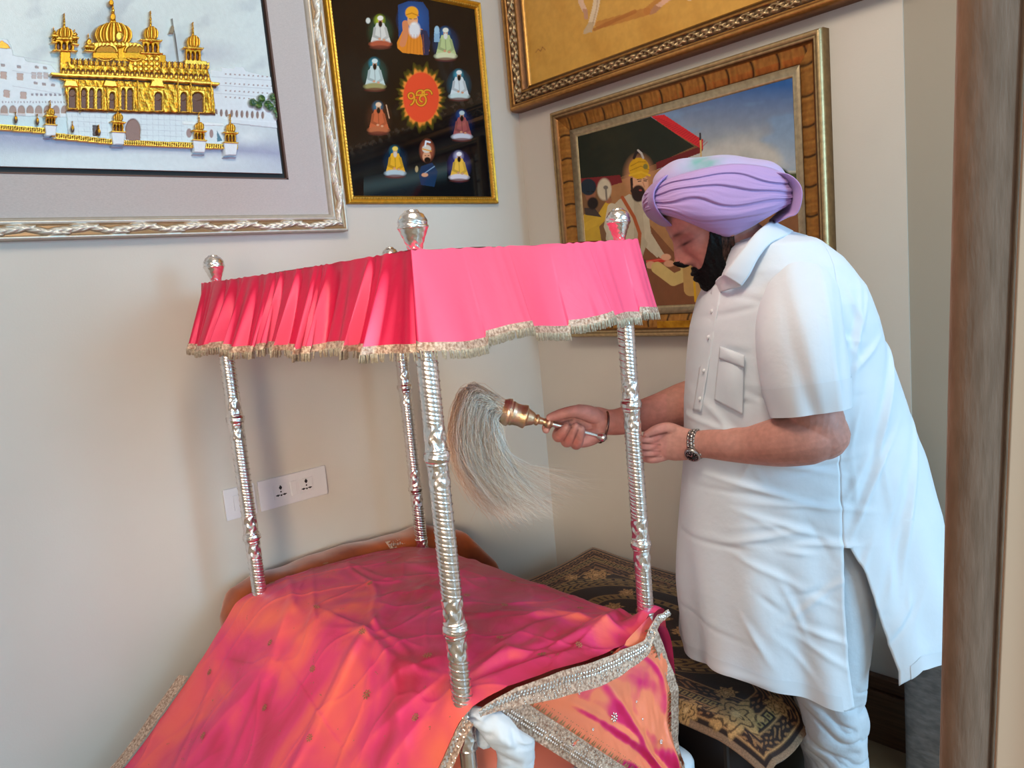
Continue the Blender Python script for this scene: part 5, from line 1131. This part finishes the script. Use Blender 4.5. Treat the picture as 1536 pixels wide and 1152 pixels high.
shell([(1019, 391), (1026, 390), (1034, 396), (1050, 400), (1060, 410), (1050, 414), (1038, 403), (1027, 402), (1016, 398)], 3.2, 'moustache', MT['beard'], .8)
# ---- turban
NU, NT = 300, 130
th = np.linspace(0, 2*PI, NU, endpoint=False); tt = np.linspace(0, 1, NT)
Tt, Th = np.meshgrid(tt, th, indexing='ij')
# th: 0 = back (photo right), pi = front; side = sin
cs, sn = np.cos(Th), np.abs(np.sin(Th))
KT = 1.885/FPX
def ring_interp(vb, vs, vf): return np.where(cs > 0, vs+(vb-vs)*np.abs(cs)**1.3, vs+(vf-vs)*np.abs(cs)**1.3)
top = ring_interp(26, 40, 27); bot = ring_interp(-24, -58, -22)
a_in = 109-15*np.abs(2*Tt-1)**2.6-26*(Tt < .5)*np.clip((.22-Tt)/.22, 0, 1)**1.4
b_in = 75-13*np.abs(2*Tt-1)**2.2-16*(Tt < .5)*np.clip((.30-Tt)/.30, 0, 1)**1.3
nl = 5.0; warp = Tt*nl+.45*np.sin(Th*2+.5)*np.sin(Tt*PI)+.35*np.sin(Th*3+2)*np.sin(Tt*2*PI)+.15*np.sin(Th*7)*np.sin(Tt*3*PI)
fr_ = warp-np.floor(warp); saw = (1-fr_)**.6*np.clip(fr_/.10, 0, 1)
fine = (np.sin(warp*2*PI*2.3+Th*4)*.28+np.sin(warp*2*PI*3.7-Th*6)*.16)*(.4+.6*np.abs(np.cos(Th)))+.35*wn(Th*4, Tt*9, 6, 3)
crease = (saw-.5)*3.6+fine*1.2
e_ = .86
s_ = (a_in+crease)*np.sign(np.cos(Th))*np.abs(np.cos(Th))**e_; w_ = (b_in+crease)*np.sign(np.sin(Th))*np.abs(np.sin(Th))**.9
zz = bot+(top-bot)*Tt
TC = W(1078, 298, 1.885)
TU = rot(UP, FH, .02); TS = rot(RH, FH, .02); 
TV = TC+(s_[..., None]*TS+w_[..., None]*(-FH)+zz[..., None]*TU)*KT
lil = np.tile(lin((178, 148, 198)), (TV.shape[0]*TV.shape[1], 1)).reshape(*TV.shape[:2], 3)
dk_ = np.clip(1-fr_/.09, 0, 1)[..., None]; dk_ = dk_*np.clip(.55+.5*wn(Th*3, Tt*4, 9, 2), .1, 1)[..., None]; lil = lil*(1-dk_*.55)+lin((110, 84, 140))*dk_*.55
tv = MB(); FT = [tuple(q) for q in gridF(NT, NU, True)]
V_all = [TV.reshape(-1, 3)]; C_all = [lil.reshape(-1, 3)]; F_all = list(FT); off = NU*NT
lid = np.stack([TC+((s_[-1]*k_)[:, None]*TS+(w_[-1]*k_)[:, None]*(-FH)+((zz[-1]+dz_)*k_+22*(1-k_))[:, None]*TU)*KT for k_, dz_ in ((1, 0), (.96, 2.5), (.9, 2.5), (.8, 1), (.6, 0), (.3, 0), (.01, 0))])
V_all.append(lid.reshape(-1, 3)); C_all.append(np.tile(lin((164, 140, 190)), (7*NU, 1))); F_all += [tuple(q) for q in gridF(7, NU, True, off)]; off += 7*NU
# dome
dn = 60; dt_ = np.linspace(0, PI/2*.995, dn); Dt, Dh = np.meshgrid(dt_, th, indexing='ij')
lob = 1+.05*np.sin(Dh*2+1)+.03*np.sin(Dh*5)*np.cos(Dt)
ds = 92*np.cos(Dt)**.8*lob*np.cos(Dh)-4*np.sin(Dt); dw = 62*np.cos(Dt)**.8*lob*np.sin(Dh); dz = 22+38*np.sin(Dt)**.9-ds*.05+2.5*np.sin(ds*.09+dw*.05)*np.cos(Dt)
DV = TC+(ds[..., None]*TS+dw[..., None]*(-FH)+dz[..., None]*TU)*KT
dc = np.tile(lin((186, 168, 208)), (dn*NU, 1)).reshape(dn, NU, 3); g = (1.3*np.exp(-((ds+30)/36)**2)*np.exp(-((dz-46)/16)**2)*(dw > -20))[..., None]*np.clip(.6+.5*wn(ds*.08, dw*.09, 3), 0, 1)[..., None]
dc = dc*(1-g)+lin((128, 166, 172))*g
V_all.append(DV.reshape(-1, 3)); C_all.append(dc.reshape(-1, 3)); F_all += [tuple(q) for q in gridF(dn, NU, True, off)]; off += dn*NU
# underside disc inside the turban so that nothing shows through
def flap(pts, wid, thk, tilt, col):
    global off
    P = cr([W(*q) for q in pts], 40); T = np.gradient(P, axis=0); T /= np.linalg.norm(T, axis=1)[:, None]; seg = 28; a = np.arange(seg)*2*PI/seg; V = []
    for i in range(40):
        sd = FH-T[i]*(FH@T[i]); sd /= np.linalg.norm(sd); nn = np.cross(T[i], sd); k_ = math.sin(PI*(.08+.84*i/39))**.35
        sd2 = sd*math.cos(tilt)+nn*math.sin(tilt); nn2 = np.cross(T[i], sd2)
        V.append(P[i]+np.outer(np.sign(np.cos(a))*np.abs(np.cos(a))**.8*wid*k_, sd2)+np.outer(np.sin(a)*thk*k_, nn2))
    V = np.vstack(V); V_all.append(V); C_all.append(np.tile(lin(col), (len(V), 1))); n0 = off
    F_all.extend([tuple(int(x)+0 for x in q) for q in gridF(40, seg, True, n0)]); F_all.append(tuple(range(n0, n0+seg))[::-1]); F_all.append(tuple(range(n0+39*seg, n0+40*seg))); off += 40*seg
flap([(1150, 266, 1.87), (1170, 274, 1.86), (1181, 288, 1.855), (1182, 305, 1.855), (1176, 320, 1.86), (1160, 332, 1.865)], .085, .007, 0., (182, 152, 204))
flap([(1003, 262, 1.90), (984, 276, 1.89), (973, 292, 1.885), (973, 308, 1.885), (982, 324, 1.89), (998, 338, 1.90)], .070, .007, 0., (160, 132, 190))
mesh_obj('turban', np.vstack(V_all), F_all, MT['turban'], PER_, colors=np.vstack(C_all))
# ---- trousers
def trouser(L_, r, seed, name):
    P = cr(np.array(L_[:-1]+[L_[-1]+UP*.03]), 150); n = 150; seg = 80; R = np.interp(np.linspace(0, 1, n), np.linspace(0, 1, len(r)), r); a = np.arange(seg)*2*PI/seg; V = []
    for i in range(n):
        z = P[i][2]; cr_k = np.clip((.50-z)/.12, 0, 1)
        nz_ = wn(np.cos(a)*1.6+seed, np.sin(a)*1.6+z*34, 61, 3); nz2 = np.abs(wn(np.cos(a)*2+z*22, np.sin(a)*2.2-z*30, 62, 3)); wr = 1+.02*np.sin(a*5+seed+z*8)+cr_k*(.13*nz_-.10*np.exp(-(nz2/.16)**2)+.05*np.sin(z*48+1.5*np.sin(a+seed)))
        V.append(P[i]+np.outer(np.cos(a)*R[i]*wr, RH)+np.outer(np.sin(a)*R[i]*wr, FH))
    V = np.vstack(V); o = mesh_obj(name, V, [tuple(q) for q in gridF(n, seg, True)]+[tuple(range(seg))[::-1]], MT['trouser'], PER_)
    md = o.modifiers.new('thick', 'SOLIDIFY'); md.thickness = .003; md.offset = -1; return o
trouser(LN, [.115, .100, .083, .078, .073, .060], 0., 'trouser_leg'); trouser(LF, [.110, .090, .070, .066, .060, .056], 2., 'trouser_leg')
# ---- wrist watch
Pw = W(1045, 666, 1.826); axw = W(1060, 666, 1.806)-W(1030, 667, 1.842); axw /= np.linalg.norm(axw)
wt = empty('wrist_watch', Pw, 'steel wrist watch with black dial on the left wrist', 'watch')
ua = UP-axw*(UP@axw); ua /= np.linalg.norm(ua); va = np.cross(axw, ua); va = va if va@FH < 0 else -va
def band(r1, r2, wid, thk, c, a0, a1, n, ax1=None):
    V = []; F = []
    for i in range(n):
        a = a0+(a1-a0)*i/(n-1)
        for rr, ww in ((0, -1), (1, -.92), (1, .92), (0, 1)):
            k_ = thk*rr; V.append(c+ua*(r1+k_)*math.cos(a)+va*(r2+k_)*math.sin(a)+axw*wid*ww)
    for i in range(n-1):
        for j in range(4): F.append((i*4+j, i*4+(j+1) % 4, (i+1)*4+(j+1) % 4, (i+1)*4+j))
    F += [(0, 1, 2, 3), ((n-1)*4+3, (n-1)*4+2, (n-1)*4+1, (n-1)*4)]
    return V, F
mb = MB(); nlk = 26
for k in range(nlk):
    a0 = 2*PI*k/nlk; V, F = band(.0335, .0275, .0050, .0034, Pw, a0+.012, a0+2*PI/nlk-.012, 4); mb.add(V, F)
    for sg in (-1, 1):
        V, F = band(.0332, .0272, .0028, .0028, Pw+axw*.0079*sg, a0+.02+.12, a0+2*PI/nlk-.02+.12, 4); mb.add(V, F)
mb.build('bracelet', MT['watch'], wt)
ad = math.radians(122); nd = ua*math.cos(ad)+va*math.sin(ad); cdl = Pw+ua*.036*math.cos(ad)+va*.030*math.sin(ad); mb = MB()
mb.lathe(cdl-nd*.004, cdl+nd*.0085, [(0, .0165), (.15, .0195), (.6, .0202), (.8, .0198), (1, .0178), (1.0, .0160), (.93, .0158)], 40); cas = mb.build('watch_case', MT['watch'], wt)
mb = MB().lathe(cdl+nd*.006, cdl+nd*.0082, [(0, .0156), (1, .0156)], 40); di = mb.build('dial', MT['dial'], cas)
mb = MB(); ta = axw; tb = np.cross(nd, axw); cf = cdl+nd*.0086
def bar(mb, p, d, L, w, up, h=.0004):
    e = np.cross(up, d); V = [p-e*w, p+e*w, p+d*L+e*w, p+d*L-e*w]; V = V+[q+up*h for q in V]; mb.add(V, [(0, 1, 2, 3), (7, 6, 5, 4), (0, 4, 5, 1), (1, 5, 6, 2), (2, 6, 7, 3), (3, 7, 4, 0)])
for k in range(12):
    a = k*PI/6; d_ = ta*math.cos(a)+tb*math.sin(a); bar(mb, cf+d_*.0102, d_, .0038, .0007, nd)
for a, L, w in ((1.0, .0080, .0009), (2.6, .0110, .0007)): d_ = ta*math.cos(a)+tb*math.sin(a); bar(mb, cf-d_*.001, d_, L, w, nd, .0006)
mb.build('hands_and_markers', MT['sequin'], di, False)
cr0 = cdl+axw*.0195+nd*.002; MB().lathe(cr0, cr0+axw*.004, [(0, .003), (1, .003)], 14).build('crown', MT['watch'], cas)
# ---- copper bangle
Pb = W(904, 640, 2.0); V, F = None, None; ang = np.linspace(0, 2*PI, 65)[:-1]
axb = W(925, 633, 2.012)-W(890, 634, 2.0); axb /= np.linalg.norm(axb); axb = rot(axb, FH, .22); ub = UP-axb*(UP@axb); ub /= np.linalg.norm(ub); vb = np.cross(axb, ub)
cc_ = Pb+np.outer(np.cos(ang)*.0435, ub)+np.outer(np.sin(ang)*.0365, vb)
V = []; sg = np.arange(12)*PI/6
for i, a in enumerate(ang):
    rd = ub*math.cos(a)+vb*math.sin(a); V.append(cc_[i]+np.outer(np.cos(sg)*.0018, rd)+np.outer(np.sin(sg)*.0032, axb))
V = np.vstack(V); F = [tuple(q) for q in gridF(64, 12, True)]+[(63*12+j, 63*12+(j+1) % 12, (j+1) % 12, j) for j in range(12)]
o = MB().add(V, F).build('bangle', MT['karha']); tag(o, 'thin dark copper bangle around the right wrist', 'bangle')

# ---- ceremonial whisk
A0, A1 = W(757, 617, 1.965), W(909, 657, 1.972)
wk = empty('fly_whisk', A1, 'rose gold handled whisk with long pale hair held in right hand', 'whisk')
def lat(prof, name, m, seg=40, ripple=0.):
    mb = MB(); pr_ = np.array(prof); idx = np.linspace(0, len(pr_)-1, len(pr_)*6); z = np.interp(idx, range(len(pr_)), pr_[:, 0]); r = np.interp(idx, range(len(pr_)), pr_[:, 1])
    return mb.lathe(A0, A1, list(zip(z, r)), seg).build(name, m, wk)
lat([(-.03, .004), (-.03, .030), (0, .0335), (.02, .036), (.045, .0365), (.06, .031), (.075, .0325), (.10, .029), (.15, .0285), (.19, .031), (.205, .031), (.22, .024), (.25, .020), (.28, .0165), (.30, .012)], 'bell_cup', MT['brasspink'])
lat([(.29, .011), (.31, .015), (.325, .015), (.34, .010), (.38, .0085), (.40, .010), (.42, .0145), (.44, .0145), (.455, .010), (.47, .008)], 'collar_rings', MT['brasspink'])
lat([(.46, .0078), (.60, .0082), (.75, .0080), (.88, .0062), (.92, .0060)], 'handle', MT['silver'])
lat([(.91, .006), (.93, .009), (.955, .0125), (.975, .0135), (.99, .011), (1.01, .004), (1.015, .001)], 'end_knob', MT['silver'])
# hair: each strand a slim tapering tube
NSt = 5600
mouth = A0; axh = (A0-A1)/np.linalg.norm(A0-A1)
u0 = np.cross(axh, FH); u0 /= np.linalg.norm(u0); v0 = np.cross(axh, u0)
keys = [(757, 617), (715, 612), (690, 650), (712, 700), (760, 745), (800, 785)]
VH = []; FHh = []; CH = []; n0 = 0; ns = 17
tri = np.arange(3)*2*PI/3
def strand(pts, r0, col):
    global n0
    P = cr(pts, ns); T = np.gradient(P, axis=0); T /= np.linalg.norm(T, axis=1)[:, None]+1e-9
    a = np.cross(T, FH); a /= np.linalg.norm(a, axis=1)[:, None]+1e-9; b_ = np.cross(T, a)
    R = r0*np.linspace(1, .12, ns)**.7
    V = P[:, None]+(np.cos(tri)[None, :, None]*a[:, None]+np.sin(tri)[None, :, None]*b_[:, None])*R[:, None, None]
    VH.append(V.reshape(-1, 3)); CH.append(np.tile(col, (ns*3, 1))); FHh.append(gridF(ns, 3, True, n0)); n0 += ns*3
base_c = np.array([lin((236, 226, 210)), lin((204, 176, 150)), lin((240, 238, 230)), lin((190, 140, 104)), lin((212, 196, 174))])
for q in range(NSt):
    a = rng.rand()*2*PI; r = .030*math.sqrt(rng.rand()); root = mouth+u0*r*math.cos(a)+v0*r*math.sin(a)
    k = rng.beta(1.1, 1.1)          # 0 = outer (far left arc) 1 = inner (hangs below the cup)
    clump = math.floor(k*16)/16+rng.randn()*.014; k = np.clip(.45*k+.55*clump, 0, 1)
    L = rng.beta(2.6, 1.5); wj = rng.randn()*.030; dj = .02*rng.randn()
    wisp = rng.rand() < .10
    p1 = np.array([742-34*(1-k)+rng.randn()*3, 598-16*(1-k)+34*k+rng.randn()*4])
    p2 = np.array([690+60*k**1.1+rng.randn()*5, 608+46*k+rng.randn()*6])
    p3 = np.array([680+78*k+rng.randn()*6, 662+22*k+rng.randn()*6])
    p4 = np.array([694+84*k+rng.randn()*8, 706+10*k+rng.randn()*7])
    p5 = np.array([722+82*k+rng.randn()*11, 748-8*k+rng.randn()*9])
    p6 = np.array([766+70*k+rng.randn()*18, 790-28*k+rng.randn()*12])
    if wisp:
        k2 = rng.rand(); p3 = np.array([724+40*k2, 664+16*k2]); p4 = np.array([770+30*k2, 704-6*k2]); p5 = np.array([822+30*k2+rng.randn()*12, 738-22*k2+rng.randn()*8]); p6 = np.array([872+34*k2+rng.randn()*14, 764-40*k2+rng.randn()*10])
    chain = [p1, p2, p3, p4, p5, p6]
    m = 3.0+L*3.1; full = cr(np.array([[757, 612]]+[list(c) for c in chain]), 61); cut = full[:max(14, int(60*min(1, m/6.0)))]; sub = cut[np.linspace(0, len(cut)-1, 7).astype(int)]
    ww = np.linspace(0, 1, 7)
    pts = [root]+[W(sub[i][0], sub[i][1], 1.965+wj*ww[i]**.7*1.5+dj*math.sin(ww[i]*4)) for i in range(1, 7)]
    col = base_c[rng.choice(5, p=[.34, .18, .26, .06, .16])]*(.85+.3*rng.rand()); col = col*(1-max(0, .22-k)*2.6)+lin((206, 150, 112))*max(0, .22-k)*2.6
    strand(pts, .00072 if not wisp else .00032, col)
mesh_obj('hair', np.vstack(VH), np.vstack(FHh), MT['hair'], wk, colors=np.vstack(CH))
# ------------------------------------------------------------------ light
def area(name, loc, target, size, energy, col, sy=None):
    l = bpy.data.lights.new(name, 'AREA'); l.size = size; l.energy = energy; l.color = col
    if sy: l.shape = 'RECTANGLE'; l.size_y = sy
    o = bpy.data.objects.new(name, l); COL.objects.link(o); o.location = loc
    o.rotation_euler = (Vector(target)-Vector(loc)).to_track_quat('-Z', 'Y').to_euler(); return o
area('window_light', (.1, -6.4, 2.2), (-1.1, 0, 1.1), 1.9, 205, (.32, .70, 1.0), 1.9)
area('cool_fill_light', (-3.4, -5.2, 1.9), (-.6, -1.2, 1.0), 2.2, 27, (.36, .76, 1.0), 1.8)  # unseen cool fill added behind the camera to brighten the kurta
area('room_light', (-1.6, -1.7, 3.05), (-.35, -.6, .9), .7, 30, (1.0, .84, .66))
wl = area('warm_fill_spot', (-3.3, -2.7, 1.45), (-.62, 0, .75), .8, 3.2, (1.0, .78, .56)); wl.data.spread = math.radians(33)  # unseen low warm spot added to lift the corner below the canopy
wd = bpy.data.worlds.new('world'); SC.world = wd; wd.use_nodes = True; nt = wd.node_tree; bg = nt.nodes['Background']
tc = nt.nodes.new('ShaderNodeTexCoord'); sx = nt.nodes.new('ShaderNodeSeparateXYZ'); nt.links.new(tc.outputs['Generated'], sx.inputs[0])
mr = nt.nodes.new('ShaderNodeMapRange'); mr.inputs['From Min'].default_value = -.6; mr.inputs['From Max'].default_value = .5; nt.links.new(sx.outputs['Z'], mr.inputs['Value'])
rp = nt.nodes.new('ShaderNodeValToRGB'); rp.color_ramp.elements[0].color = (.56, .40, .30, 1); rp.color_ramp.elements[1].color = (.80, .79, .80, 1); nt.links.new(mr.outputs['Result'], rp.inputs['Fac'])
nz = nt.nodes.new('ShaderNodeTexNoise'); nz.inputs['Scale'].default_value = 1.7; nz.inputs['Detail'].default_value = 1; nt.links.new(tc.outputs['Generated'], nz.inputs['Vector'])
nr_ = nt.nodes.new('ShaderNodeMapRange'); nr_.inputs['From Min'].default_value = .42; nr_.inputs['From Max'].default_value = .58; nr_.inputs['To Min'].default_value = .40; nr_.inputs['To Max'].default_value = 1.55; nt.links.new(nz.outputs['Fac'], nr_.inputs['Value'])
mx_ = nt.nodes.new('ShaderNodeVectorMath'); mx_.operation = 'SCALE'; nt.links.new(rp.outputs['Color'], mx_.inputs[0]); nt.links.new(nr_.outputs['Result'], mx_.inputs['Scale']); nt.links.new(mx_.outputs['Vector'], bg.inputs['Color']); bg.inputs['Strength'].default_value = 1.0
SC.view_settings.view_transform = 'Standard'; SC.view_settings.look = 'None'; SC.view_settings.exposure = 0.0
